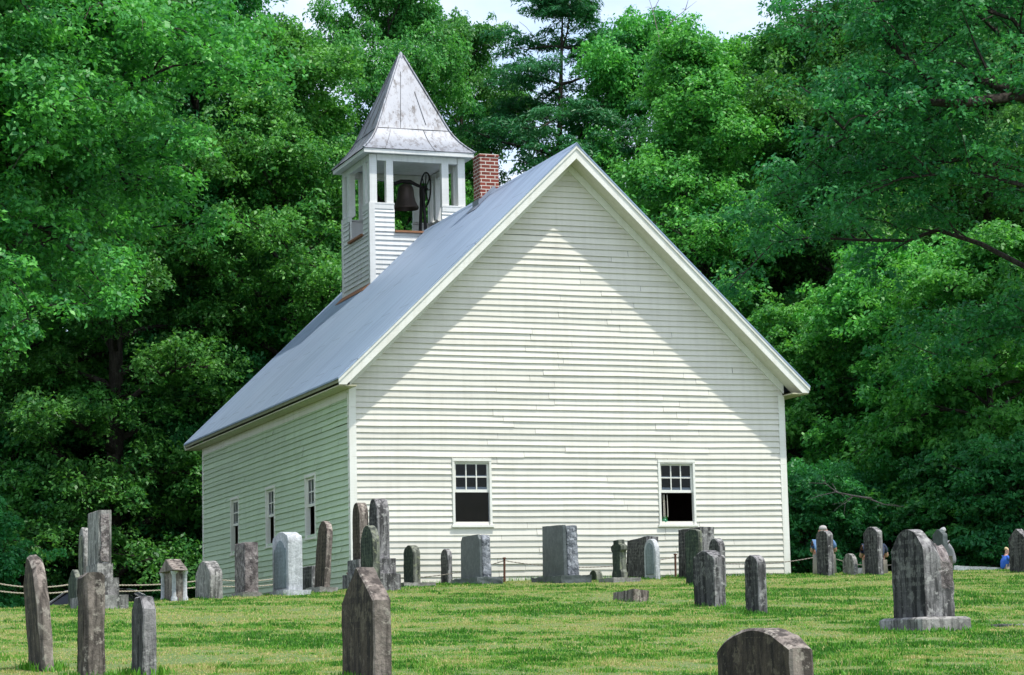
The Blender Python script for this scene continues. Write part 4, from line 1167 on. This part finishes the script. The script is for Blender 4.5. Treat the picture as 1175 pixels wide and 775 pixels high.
# ------------------------------------------------------------------ people resting behind the stones on the right
def skin_mesh(name, mat, joints, bones, radii, parent=None, sub=2, loc=(0, 0, 0), rz=0):
    me = bpy.data.meshes.new(name); me.from_pydata([tuple(j) for j in joints], bones, [])
    ob = bpy.data.objects.new(name, me); col.objects.link(ob)
    md = ob.modifiers.new('skin', 'SKIN'); md.use_smooth_shade = True
    for i, r_ in enumerate(radii):
        sv = me.skin_vertices[0].data[i]; sv.radius = (r_, r_) if not hasattr(r_, '__len__') else r_; sv.use_root = (i == 0)
    ob.modifiers.new('sub', 'SUBSURF').levels = sub; ob.modifiers['sub'].render_levels = sub
    dg = bpy.context.evaluated_depsgraph_get(); dg.update()
    nm = bpy.data.meshes.new_from_object(ob.evaluated_get(dg)); ob.modifiers.clear(); ob.data = nm; bpy.data.meshes.remove(me)
    nm.name = name; nm.materials.clear(); nm.materials.append(mat)
    nm.polygons.foreach_set('use_smooth', [True]*len(nm.polygons))
    if parent: ob.parent = parent
    return ob
M['skin'] = plain('skin', (.55, .31, .23), .6, 0, .06, 6)
M['greyhair'] = plain('grey_hair', (.42, .40, .38), .9, 0, .2, 40)
M['blond'] = plain('blond_hair', (.62, .48, .28), .9, 0, .2, 40)
M['brownhair'] = plain('brown_hair', (.10, .06, .04), .9, 0, .2, 40)
M['whitecap'] = plain('pale_cloth', (.66, .64, .62), .9, 0, .1, 20)
M['denim'] = plain('khaki_cloth', (.30, .27, .22), .95, 0, .15, 20)
M['shoe'] = plain('white_shoe', (.7, .7, .7), .7)
M['eye'] = plain('dark_eye', (.03, .025, .02), .3)
def seated(x, y, rz, label, shirt, hair, scale=1.0, beard=False, nod=12, dz=0.0):
    """figure sitting on the ground, knees drawn up, forearms on the knees; faces +x before turning"""
    root = empty('person', (x, y, gz(x, y)+dz), rz, label, 'person'); root.scale = (scale,)*3
    J, B, Rr = [], [], []
    def j(p, r_, par=None):
        J.append(Vector(p)); Rr.append(r_)
        if par is not None: B.append((par, len(J)-1))
        return len(J)-1
    pel = j((0, 0, .13), (.13, .16)); ab = j((-.02, 0, .30), (.11, .14), pel); ch = j((.02, 0, .50), (.12, .17), ab)
    nk = j((.07, 0, .645), .055, ch); hb = j((.095, 0, .72), (.075, .07), nk); hm = j((.11, 0, .80), (.098, .078), hb); ht = j((.105, 0, .875), (.07, .062), hm)
    hips, knees, hands = [], [], []
    for s_ in (-1, 1):
        hp = j((.05, s_*.10, .12), .085, pel); kn = j((.40, s_*.16, .46), .058, hp); cf = j((.50, s_*.16, .27), .052, kn); an = j((.58, s_*.15, .07), .036, cf)
        ft = j((.68, s_*.16, .045), .038, an); j((.78, s_*.17, .03), .028, ft)
        sh = j((.03, s_*.175, .56), .058, ch); el = j((.22, s_*.235, .40), .043, sh); wr = j((.40, s_*.17, .535), .030, el); pm = j((.46, s_*.145, .53), (.020, .034), wr)
        for q, (ln, dy) in enumerate(((.052, -.026), (.062, -.009), (.058, .009), (.045, .025))):
            k1 = j((.495, s_*.145+dy, .525), .009, pm); k2 = j((.495+ln*.7, s_*.145+dy, .505), .008, k1); j((.495+ln, s_*.145+dy, .475), .007, k2)
        th1 = j((.44, s_*.145-s_*.035, .515), .010, wr); j((.475, s_*.145-s_*.05, .49), .008, th1)
    skin_mesh('body', M['skin'], J, B, Rr, root)
    sh_j = [J[pel]+Vector((0, 0, .02)), J[ab], J[ch], (.055, 0, .61)]; sh_r = [(.15, .18), (.135, .165), (.135, .17), .08]; sh_b = [(0, 1), (1, 2), (2, 3)]
    for s_ in (-1, 1):
        sh_j += [(.03, s_*.175, .565), (.14, s_*.215, .47)]; sh_r += [.074, .062]; n = len(sh_j); sh_b += [(2, n-2), (n-2, n-1)]
    skin_mesh('shirt', shirt, sh_j, sh_b, sh_r, root)
    so_j = [(0, 0, .13)]; so_r = [(.16, .19)]; so_b = []
    for s_ in (-1, 1):
        so_j += [(.06, s_*.10, .135), (.28, s_*.14, .345)]; so_r += [.105, .082]; n = len(so_j); so_b += [(0, n-2), (n-2, n-1)]
    skin_mesh('shorts', M['denim'], so_j, so_b, so_r, root)
    for s_ in (-1, 1): skin_mesh('shoe', M['shoe'], [(.585, s_*.15, .06), (.68, s_*.16, .048), (.80, s_*.17, .035)], [(0, 1), (1, 2)], [.052, .05, .038], root)
    skin_mesh('hair', hair, [(.075, 0, .80), (.085, 0, .87), (.105, 0, .90)], [(0, 1), (1, 2)], [(.095, .082), (.09, .077), (.06, .055)], root)
    mb = MB(); mb.prism([(.195, -.013, .78), (.195, .013, .78), (.20, .0, .825)], (.025, 0, -.006)); mb.build('nose', M['skin'], root, smooth=60)
    for s_ in (-1, 1):
        mb = MB(); mb.lathe([(.001, -.008), (.011, -.004), (.012, .003), (.001, .008)], (.196, s_*.031, .818), 10, 'X'); mb.build('eye', M['eye'], root, smooth=60)
        mb = MB(); mb.lathe([(.001, -.008), (.022, -.006), (.028, .004), (.014, .01), (.001, .006)], (.105, s_*.086, .80), 10, 'Y'); mb.build('ear', M['skin'], root, smooth=60)
    mb = MB(); mb.box(.193, .203, -.025, .025, .752, .760); mb.build('mouth', plain('lips', (.40, .16, .13), .5), root, bevel=.003)
    if beard: skin_mesh('beard', M['greyhair'], [(.15, 0, .755), (.17, 0, .71), (.165, 0, .65)], [(0, 1), (1, 2)], [(.05, .06), (.045, .05), .02], root)
    return root
M['blueshirt'] = plain('blue_shirt', (.13, .24, .42), .9, 0, .15, 12)
M['navyshirt'] = plain('navy_shirt', (.022, .034, .065), .9, 0, .15, 12)
M['royalshirt'] = plain('royal_blue_shirt', (.03, .13, .55), .9, 0, .1, 12)
M['greyshirt'] = plain('grey_shirt', (.30, .30, .32), .9, 0, .1, 12)
def at_px(px, s_): return st(s_, (px-587.5)/2700*s_)
va = math.atan2(RH[1], RH[0])
for px, s_, rz, lab, shirt, hair, sc, brd, dz in (
        (938.5, 44.0, va+R(84), 'bearded man in a light blue shirt sitting behind a dark stone by the church corner', M['blueshirt'], M['greyhair'], 0.93, True, .07),
        (996, 43.5, va+R(84), 'person in a navy shirt sitting mostly hidden behind the tall dark arched stone', M['navyshirt'], M['brownhair'], 1.0, False, -.08),
        (1080, 48.2, va+R(180), 'person whose pale hat shows over the blue-grey stone', M['greyshirt'], M['whitecap'], 1.02, False, .03),
        (1144.5, 45.2, va+R(10), 'blond child in a bright blue shirt beside the pointed stone at the right edge', M['royalshirt'], M['blond'], .56, False, -.07)):
    x, y = at_px(px, s_); seated(x, y, rz, lab, shirt, hair, sc, brd, dz=dz)
px_, py_ = at_px(987, 44.0)
o = rough_block(-.16, .16, -.09, .09, 0, .10, .012, 91).build('cloth_bag', M['whitecap'], None, smooth=60); o.location = (px_, py_, gz(px_, py_)); tag(o, 'small white bag lying between two stones right of the church', 'bag')

# ------------------------------------------------------------------ trees
def leaf_cloud(cent, rad, flat, per, size, asp, out, seed, up=.75, rnd=.95):
    """leaf-sized faces in flattened sprays: cent (n,3), rad (n,), flat = height/width of a spray, out (n,3) outward direction"""
    r = np.random.default_rng(seed); n = len(cent); m = per
    N_ = n*m
    c = np.repeat(cent, m, 0); ra = np.repeat(rad, m)[:, None]; ou = np.repeat(out, m, 0)
    a = r.random(N_)*2*np.pi; q = np.sqrt(r.random(N_)); zz = r.normal(0, .5, N_)
    off = np.stack([np.cos(a)*q, np.sin(a)*q, (zz*.55+.45*(1-q**2))*flat-.25*q**2*flat*1.4], 1)*ra
    p = c+off
    nrm = np.array([0, 0, up])+r.normal(0, rnd, (N_, 3))*.6+ou*.25+np.stack([np.cos(a), np.sin(a), 0*a], 1)*q[:, None]*.35
    nrm /= np.linalg.norm(nrm, axis=1)[:, None]
    d = np.stack([np.cos(a), np.sin(a), -.35+0*a], 1)+r.normal(0, .55, (N_, 3))
    d -= nrm*np.sum(d*nrm, 1)[:, None]; d /= np.linalg.norm(d, axis=1)[:, None]
    e = np.cross(nrm, d)
    ln = (size*(.55+.9*r.random(N_)))[:, None]; wd = ln*asp
    V = np.empty((N_, 4, 3))
    V[:, 0] = p-d*ln*.5; V[:, 1] = p+e*wd*.5+nrm*ln*.06-d*ln*.05; V[:, 2] = p+d*ln*.5-nrm*ln*.10; V[:, 3] = p-e*wd*.5+nrm*ln*.06-d*ln*.05
    F = np.arange(N_*4).reshape(-1, 4)
    base = np.repeat(r.random(n), m)
    T = np.clip(.05+.45*base+.45*r.random(N_)+(r.random(N_) < .06)*.4, 0, 1)
    return V.reshape(-1, 3), F, np.repeat(T, 4)

def curve_pts(p0, d0, length, n, r, droop=0.0, wig=.12, lift=0.0):
    pts = [np.array(p0, float)]; d = np.array(d0, float); d /= np.linalg.norm(d)
    for i in range(n):
        d = d+r.normal(0, wig, 3)+np.array([0, 0, lift-droop*(i/n)]); d /= np.linalg.norm(d)
        pts.append(pts[-1]+d*length/n)
    return np.array(pts)

def make_tree(key, H, crown, base_f, nlimb, seed, leafmat, leaf=.14, asp=.55, per=110, spray=.75, flat=.62, droop=.25, nsub=7, trunk_r=None, whorl=False, up0=.55, twigs=3, limbs=None, sparse=1.0, lean=(0, 0)):
    """crown(f) gives the crown radius at height fraction f; returns (trunk mesh, crown mesh)"""
    r = np.random.default_rng(seed)
    tr = trunk_r or H*.016
    n = 14; tp = []
    for i in range(n+1):
        f = i/n; tp.append((lean[0]*f*H+.012*H*math.sin(f*5+seed), lean[1]*f*H+.012*H*math.sin(f*4+seed*2), f*H-.3*(i == 0)))
    tp = np.array(tp)
    wood = MB()
    wood.tube(tp, [tr*(1.35 if i == 0 else 1)*(1-i/n)**.8+.012 for i in range(n+1)], 9)
    C_, R_, O_ = [], [], []
    if limbs is None:
        limbs = []
        for i in range(nlimb):
            f = base_f+(1-base_f)*((i+.5)/nlimb)**.92
            if whorl: f = base_f+(1-base_f)*(int(i/4)+.5+r.random()*.3)/(nlimb/4)
            f = min(f, .985)
            az = i*2.39996+r.random()*.8; ln = crown(f)*(.75+.45*r.random())
            z = f*H; k = min(n-1, int(f*n)); p0 = tp[k]+(tp[k+1]-tp[k])*(f*n-k)
            el = up0*(.5+.9*f)+r.normal(0, .12)
            d0 = (math.cos(az)*math.cos(el), math.sin(az)*math.cos(el), math.sin(el))
            limbs.append((p0, d0, ln, tr*.42*(1-f)**.7+.012))
    for (p0, d0, ln, lr) in limbs:
        if hasattr(d0[0], '__len__'): pts = np.array(d0)
        else: pts = curve_pts(p0, d0, ln, 8, r, droop=droop, wig=.13)
        m_ = len(pts)-1
        wood.tube(pts, [lr*(1-i/m_)**.9+.008 for i in range(m_+1)], 6)
        for s_ in range(nsub):
            f = .25+.75*(s_+.6*r.random())/nsub; k = min(m_-1, int(f*m_)); q0 = pts[k]+(pts[k+1]-pts[k])*(f*m_-k)
            dirr = pts[k+1]-pts[k]; dirr = dirr/np.linalg.norm(dirr)
            side = np.cross(dirr, [0, 0, 1]); side = side/(np.linalg.norm(side)+1e-6)*(1 if s_ % 2 else -1)
            d = dirr*.6+side*(.5+.6*r.random())+np.array([0, 0, .15+.35*r.random()])
            sl = ln*(.22+.25*r.random())*(1.15-.5*f)+.25
            sp_ = curve_pts(q0, d, sl, 4, r, droop=droop*1.2, wig=.15)
            wood.tube(sp_, [max(.006, lr*.35*(1-f*.5)*(1-i/4)+.005) for i in range(5)], 4, False)
            for t_ in range(twigs):
                g_ = (t_+1)/twigs
                if r.random() > sparse: continue
                kk = min(3, int(g_*3.99)); c = sp_[kk]+(sp_[kk+1]-sp_[kk])*(g_*3.99-kk)
                C_.append(c+r.normal(0, .20, 3)); R_.append(spray*(.6+.7*r.random())*(.7+.3*min(1, sl))); o_ = np.array([c[0], c[1], 0])
                O_.append(o_/(np.linalg.norm(o_)+.3))
        C_.append(pts[-1]); R_.append(spray*(.6+.5*r.random())); o_ = np.array([pts[-1][0], pts[-1][1], 0]); O_.append(o_/(np.linalg.norm(o_)+.3))
    V, F, T = leaf_cloud(np.array(C_), np.array(R_), flat, per, leaf, asp, np.array(O_), seed+100)
    cm_ = numpy_mesh(key+'_crown', V, F, leafmat, T)
    w = wood.build('trunk', M['bark'], None, smooth=60); wm = w.data; bpy.data.objects.remove(w)
    return wm, cm_

def dome(rmax, low=.35, peak=.45, topw=.06):
    def fn(f):
        if f < peak: return rmax*(low+(1-low)*(f/peak)**.8)
        return rmax*max(topw, math.sqrt(max(0, 1-((f-peak)/(1-peak))**2.2)))
    return fn
PROTO = {
    'oak_hi': make_tree('oak_hi', 19, dome(5.6, .75, .30), .36, 56, 11, M['oak'], per=72, spray=.40, leaf=.12, nsub=10, twigs=7, droop=.3, up0=.35, flat=.75),
    'oak_a': make_tree('oak_a', 18, dome(5.0, .8, .40), .06, 54, 1, M['oak'], per=58, leaf=.125, spray=.40, nsub=9, twigs=7, flat=.75),
    'oak_b': make_tree('oak_b', 18, dome(4.3, .75, .5), .06, 50, 2, M['oak'], per=58, spray=.38, leaf=.12, nsub=9, twigs=7, flat=.8),
    'light_a': make_tree('light_a', 16, dome(3.9, .5, .5), .08, 46, 3, M['lightleaf'], per=58, leaf=.115, spray=.36, up0=.75, droop=.18, nsub=9, twigs=7, flat=.8),
    'light_b': make_tree('light_b', 15, dome(3.4, .5, .42), .10, 42, 4, M['lightleaf'], per=56, leaf=.11, spray=.34, up0=.85, droop=.12, nsub=9, twigs=7, flat=.8),
    'dark_a': make_tree('dark_a', 18, dome(4.4, .75, .45), .05, 52, 5, M['darkleaf'], per=58, leaf=.125, spray=.40, nsub=9, twigs=7, flat=.75),
    'small_a': make_tree('small_a', 7.5, dome(2.7, .7, .42), .08, 34, 6, M['lightleaf'], per=56, leaf=.115, spray=.32, droop=.32, nsub=8, twigs=5, flat=.7),
    'small_b': make_tree('small_b', 6.5, dome(2.5, .75, .4), .06, 32, 7, M['darkleaf'], per=56, leaf=.115, spray=.32, droop=.34, nsub=8, twigs=5, flat=.7),
    'shrub': make_tree('shrub', 2.6, dome(1.5, .85, .4), .05, 22, 8, M['darkleaf'], per=80, leaf=.10, spray=.28, droop=.2, nsub=6, trunk_r=.04, twigs=3),
    'pine': make_tree('pine', 19, dome(3.3, .55, .55, .12), .35, 44, 9, M['pineleaf'], per=130, leaf=.15, asp=.24, spray=.42, flat=.45, droop=.02, up0=.12, nsub=7, whorl=True, sparse=.5, trunk_r=.24, twigs=4),
}
def plant(kind, s_, t_, scale, rz, name, label, cat='tree', group=None, zs=1.0, dz=0.0):
    x, y = st(s_, t_)
    rt = empty(name, (x, y, gz(x, y)-.1+dz), rz, label, cat, group); rt.scale = (scale, scale, scale*zs)
    wm, cm_ = PROTO[kind]
    for nm, me in (('trunk', wm), ('crown', cm_)):
        o = bpy.data.objects.new(nm, me); col.objects.link(o); o.parent = rt
    return rt
def tpx(px, s_): return (px-587.5)/2700*s_
G1 = 'broadleaf trees at the edge of the woods'
TREES = [
    # kind, px, s, scale, turn, zscale, label
    ('oak_hi', -35, 50, 1.12, 1.0, .98, 'big spreading oak filling the upper left corner, its sunlit sprays hanging low'),
    ('oak_b', 120, 66, 1.05, 2.2, 1.0, 'broad leafy oak second from the left edge, reaching the top of the picture'),
    ('dark_a', 222, 70, .92, .4, 1.28, 'dark tree rising to the top edge between the left oaks and the steeple'),
    ('light_a', 330, 68, 1.02, 3.0, 1.06, 'light green tree just left of the steeple, its top below the sky gap'),
    ('oak_b', 445, 74, .80, 4.1, 1.42, 'tall tree whose crown stands right above the steeple point'),
    ('oak_b', 530, 80, .78, 5.2, 1.46, 'tree filling the space between the steeple and the pine'),
    ('light_a', 745, 76, .95, 1.4, 1.25, 'tree with bare twigs on top, right of the pine above the roof ridge'),
    ('light_b', 812, 67, 1.10, 2.0, .96, 'bright green tree over the right slope of the church roof'),
    ('light_a', 872, 73, 1.0, .7, 1.08, 'pale green tree behind the bright one, reaching up to the right sky gap'),
    ('oak_b', 1035, 68, 1.0, .2, 1.12, 'tall leafy tree behind the right end of the church'),
    ('oak_a', 1140, 66, 1.0, 2.6, 1.1, 'tall broad tree at the right edge, behind the overhanging limbs'),
    ('oak_hi', -150, 46, 1.0, 3.4, 1.0, 'oak just outside the left edge, its branches reaching in'),
]
for kind, px, s_, sc, rz, zs, lab in TREES: plant(kind, s_, tpx(px, s_), sc, rz, 'broadleaf_tree', lab, group=G1, zs=zs)
plant('pine', 76, tpx(655, 76), 1.10, 1.0, 'pine_tree', 'tall open pine with a visible bare trunk rising behind the roof peak', zs=1.0)
GD = 'trees deep in the woods'
for i, (kind, px, s_, sc) in enumerate((('dark_a', -60, 78, 1.1), ('oak_b', 60, 84, 1.1), ('dark_a', 170, 88, 1.1), ('oak_a', 285, 90, .98), ('dark_a', 390, 92, 1.0), ('oak_b', 480, 96, .95), ('light_b', 578, 92, .92), ('dark_a', 620, 98, .86), ('oak_b', 705, 95, .92), ('light_b', 790, 90, 1.05), ('dark_a', 870, 92, 1.05), ('oak_a', 950, 86, 1.05), ('dark_a', 1060, 84, 1.12), ('oak_b', 1170, 84, 1.15), ('dark_a', 1260, 80, 1.1), ('oak_a', 10, 68, 1.0), ('dark_a', 955, 72, .95), ('oak_b', 1190, 72, .95), ('oak_b', 190, 78, .95), ('dark_a', 290, 76, .9), ('light_b', 395, 84, 1.0), ('oak_b', 905, 78, .95), ('dark_a', 1010, 77, 1.0), ('light_a', 60, 75, 1.0))):
    plant(kind, s_, tpx(px, s_), sc, i*1.7, 'woodland_tree', 'leafy tree standing deep in the shaded woods behind the front row', group=GD, zs=1.05)
SMALL = [
    ('small_b', -15, 68, 1.15, 'low leafy young tree in the shade at the left edge, above the ropes'),
    ('small_b', 118, 70, 1.0, 'young tree with sparse sprays behind the stepped monument'),
    ('small_b', 205, 68, 1.0, 'dark young tree close against the far end of the church side wall'),
    ('small_b', 75, 72, 1.25, 'young tree in deep shade between the left oaks'),
    ('small_a', 940, 63, 1.05, 'young tree close to the right corner of the church eave'),
    ('small_a', 1045, 60, 1.15, 'young tree with bright hanging sprays behind the big broken gravestone'),
    ('small_a', 1140, 57, 1.1, 'young bushy tree at the right edge behind the pointed stone'),
    ('small_b', 985, 69, 1.15, 'shaded young tree behind the bare dead branch'),
]
for i, (kind, px, s_, sc, lab) in enumerate(SMALL): plant(kind, s_, tpx(px, s_), sc, i*2.1+.5, 'young_tree', lab, group='young trees under the big crowns')
SHR = [
    (918, 56, 1.0, 'bush beside the right corner of the church'), (970, 58, 1.0, 'low bush behind the small pale round stone'), (1030, 59, .9, 'low bush just left of the big broken gravestone'), (1100, 56, 1.1, 'bright bush behind the pale flat slab'), (1170, 54, 1.1, 'bush at the right edge behind the pointed stone'),
    (-55, 50, 1.0, 'bush behind the ropes at the left edge'), (60, 70, 1.0, 'bush behind the tail of the parked car'), (195, 67, 1.1, 'bush behind the hooded gravestone'), (216, 66, .9, 'bush against the far corner of the church side wall'), (130, 70, 1.2, 'shaded bush behind the parked car')]
for i, (px, s_, sc, lab) in enumerate(SHR): plant('shrub', s_, tpx(px, s_), sc, i*1.3, 'shrub', lab, 'bush', 'bushes along the edge of the woods')

# overhanging oak on the right: trunk beyond the frame, long dark limbs reaching left
def local_path(px0, s0, path):
    """limb path given as (metres right of the trunk, metres towards the church, height)"""
    return [np.array(p, float) for p in path]
ang = math.atan2(RH[1], RH[0])
def L3(path): return [np.array((a*math.cos(ang)-b*math.sin(ang), a*math.sin(ang)+b*math.cos(ang), h)) for a, b, h in path]
limbs = []
def addlimb(path, r_): limbs.append((None, L3(path), 2.8+.25*len(path), r_))
addlimb([(0, 0, 9.0), (-1, -1.1, 9.8), (-2.1, -2.0, 10.25), (-3.75, -2.4, 10.0), (-4.5, -2.5, 10.05), (-5.6, -2.5, 9.6), (-6.4, -2.4, 9.3)], .16)
addlimb([(-1.2, -1.2, 9.9), (-2.5, -1.9, 10.4), (-3.2, -1.9, 10.65), (-4.1, -2.0, 10.45), (-5.2, -2.0, 10.3), (-6.4, -1.9, 10.3)], .12)
addlimb([(-4.0, -2.0, 10.45), (-4.5, -2.0, 11.0), (-5.0, -2.0, 11.4), (-4.7, -2.0, 11.9), (-4.6, -2.1, 12.8)], .07)
addlimb([(0, .3, 5.8), (-1.5, .7, 6.9), (-2.7, .8, 7.6), (-3.6, .9, 7.95), (-4.3, 1.0, 7.75), (-5.3, 1.1, 7.8), (-6.3, 1.2, 7.9), (-7.2, 1.2, 7.8), (-8.2, 1.3, 6.8)], .06)
addlimb([(0, 0, 6.5), (-1.0, -1.0, 7.6), (-2.2, -1.6, 8.4), (-3.5, -1.8, 8.7), (-4.8, -1.7, 8.6), (-6.2, -1.6, 8.0)], .06)
addlimb([(0, 0, 9), (-1.2, .8, 11.4), (-2.4, 1.5, 13.0), (-3.8, 1.9, 13.8), (-5.2, 2.0, 13.9), (-6.8, 2.0, 13.6)], .07)
addlimb([(0, 0, 10), (-.8, -.6, 12.6), (-1.6, -1.0, 14.6), (-2.6, -1.2, 15.9), (-3.8, -1.2, 16.2), (-5.0, -1.0, 16.0)], .08)
addlimb([(0, 0, 8), (-.9, -.4, 10.6), (-2.1, -.8, 12.2), (-3.6, -1.0, 12.7), (-5.2, -1.0, 12.6), (-6.8, -.8, 12.0)], .06)
addlimb([(0, 0, 5), (-.8, .9, 5.6), (-1.6, 1.6, 5.9), (-2.8, 2.0, 5.6), (-4.0, 2.2, 5.2)], .05)
addlimb([(0, 0, 7), (-1.5, -.5, 8.8), (-3.0, -.8, 9.2), (-4.6, -.9, 9.0), (-6.2, -.8, 8.9), (-7.6, -.6, 8.4)], .06)
rl = np.random.default_rng(5)
for i in range(16):
    az = ang+rl.uniform(-1.2, 1.2) if i % 2 else rl.uniform(0, 6.28); f = 7+i*.6
    limbs.append((np.array((0, 0, f)), (math.cos(az)*.8, math.sin(az)*.8, .5), 4.0+rl.random()*2, .05))
wm, cm_ = make_tree('overhang', 17, None, .3, 0, 21, M['darkleaf'], leaf=.115, per=75, spray=.40, flat=.7, droop=.26, nsub=14, trunk_r=.36, limbs=limbs, twigs=5, sparse=.85)
PROTO['overhang'] = (wm, cm_)
plant('overhang', 50, tpx(1290, 50), 1.0, 0, 'oak_tree', 'old oak at the right whose dark bare limbs reach in from beyond the edge', dz=-.2)

# bare dead wood
def dead(name, s_, px, py, label, spec, scale=1.0, seed=3):
    r = np.random.default_rng(seed); mb = MB()
    v = fwd+cr*(px-587.5)/FPX-cu*(py-387.5)/FPX; k = s_/(v[0]*FH[0]+v[1]*FH[1]); p0 = CAM+v*k
    for (path, rad) in spec:
        pts = L3(path); pts = [q*scale+r.normal(0, .015, 3) for q in pts]
        mb.tube(pts, [rad*(1-.8*i/(len(pts)-1)) for i in range(len(pts))], 6)
        for i in range(1, len(pts)-1):
            for b_ in range(2):
                d = r.normal(0, 1, 3); d[2] = d[2]*.6-.1; d /= np.linalg.norm(d)
                mb.tube([pts[i], pts[i]+d*.16*scale, pts[i]+d*.3*scale+np.array((0, 0, -.05))], [rad*.4, rad*.3, .004], 4)
    o = mb.build(name, M['deadwood'], None, smooth=60); o.location = p0
    return tag(o, label, 'dead branch')
dead('dead_branch', 53.2, 985, 572, 'bare pale dead branch hanging low in the woods right of the church', [
    ([(.25, 0, -.02), (-.1, 0, .06), (-.45, .05, .16), (-.75, .1, .36), (-1.1, .1, .40)], .026), ([(-.45, .05, .16), (-.8, 0, .10), (-1.15, -.05, -.02)], .015), ([(-.1, 0, .06), (-.3, -.1, -.12), (-.36, -.1, -.4)], .013), ([(.25, 0, -.02), (.6, .05, -.12), (1.05, .1, -.2)], .018)])
dead('dead_treetop', 73.5, 757, 34, 'leafless twigs standing up against the sky above the tree right of the pine', [
    ([(0, 0, -1.2), (-.05, 0, -.2), (-.2, .05, .7), (-.45, .05, 1.5)], .02), ([(-.05, 0, -.3), (.45, 0, .3), (.85, 0, .62), (1.2, .05, .9)], .018), ([(-.2, .05, .6), (.1, .1, 1.2), (.3, .1, 1.7)], .012), ([(.85, 0, .62), (1.0, 0, 1.1)], .014)], seed=8)

# ------------------------------------------------------------------ grass last: mown blades plus longer tufts round the stones
Vs, Fs, Ts = GRASS_CHUNKS; off = sum(len(v) for v in Vs)
tx, ty, th_ = [], [], []
for kx, (x, y, z, w, th, top) in STONES.items():
    n = 320 if kx in ('A', 'B', 'C', 'O', 'AA', 'BB') else 150
    a = rng.random(n)*2*np.pi; dw, dt = w/2+.03, max(th, .06)/2+.03
    m = np.maximum(np.abs(np.cos(a))/dt, np.abs(np.sin(a))/dw); e = 1/m
    if kx in ('J', 'K', 'N', 'Q', 'R', 'D', 'I', 'Tt', 'L1', 'L2', 'BB'): e = e+.14
    e = e+np.abs(rng.normal(0, .05, n))
    tx.append(x+np.cos(a)*e); ty.append(y+np.sin(a)*e); th_.append(.025+.05*rng.random(n)**1.6)
n = 3200                                                       # along the foot of the walls
u = rng.random(n)*(W+L); sx = np.where(u < W, u, -.06-np.abs(rng.normal(0, .06, n))); sy = np.where(u < W, -.06-np.abs(rng.normal(0, .06, n)), u-W)
tx.append(sx); ty.append(sy); th_.append(.05+.09*rng.random(n))
tx, ty, th_ = map(np.concatenate, (tx, ty, th_))
V, F, T = blades(tx, ty, th_, np.full(len(tx), .009), np.clip(.15+.35*rng.random(len(tx)), 0, 1), .5)
Vs.append(V); Fs.append(F+off); Ts.append(T)
me = numpy_mesh('grass', np.concatenate(Vs), np.concatenate(Fs), grass_mat(), np.concatenate(Ts))
go = bpy.data.objects.new('grass', me); col.objects.link(go)
tag(go, 'mown green and straw-coloured grass of the churchyard slope', 'grass', kind='stuff')
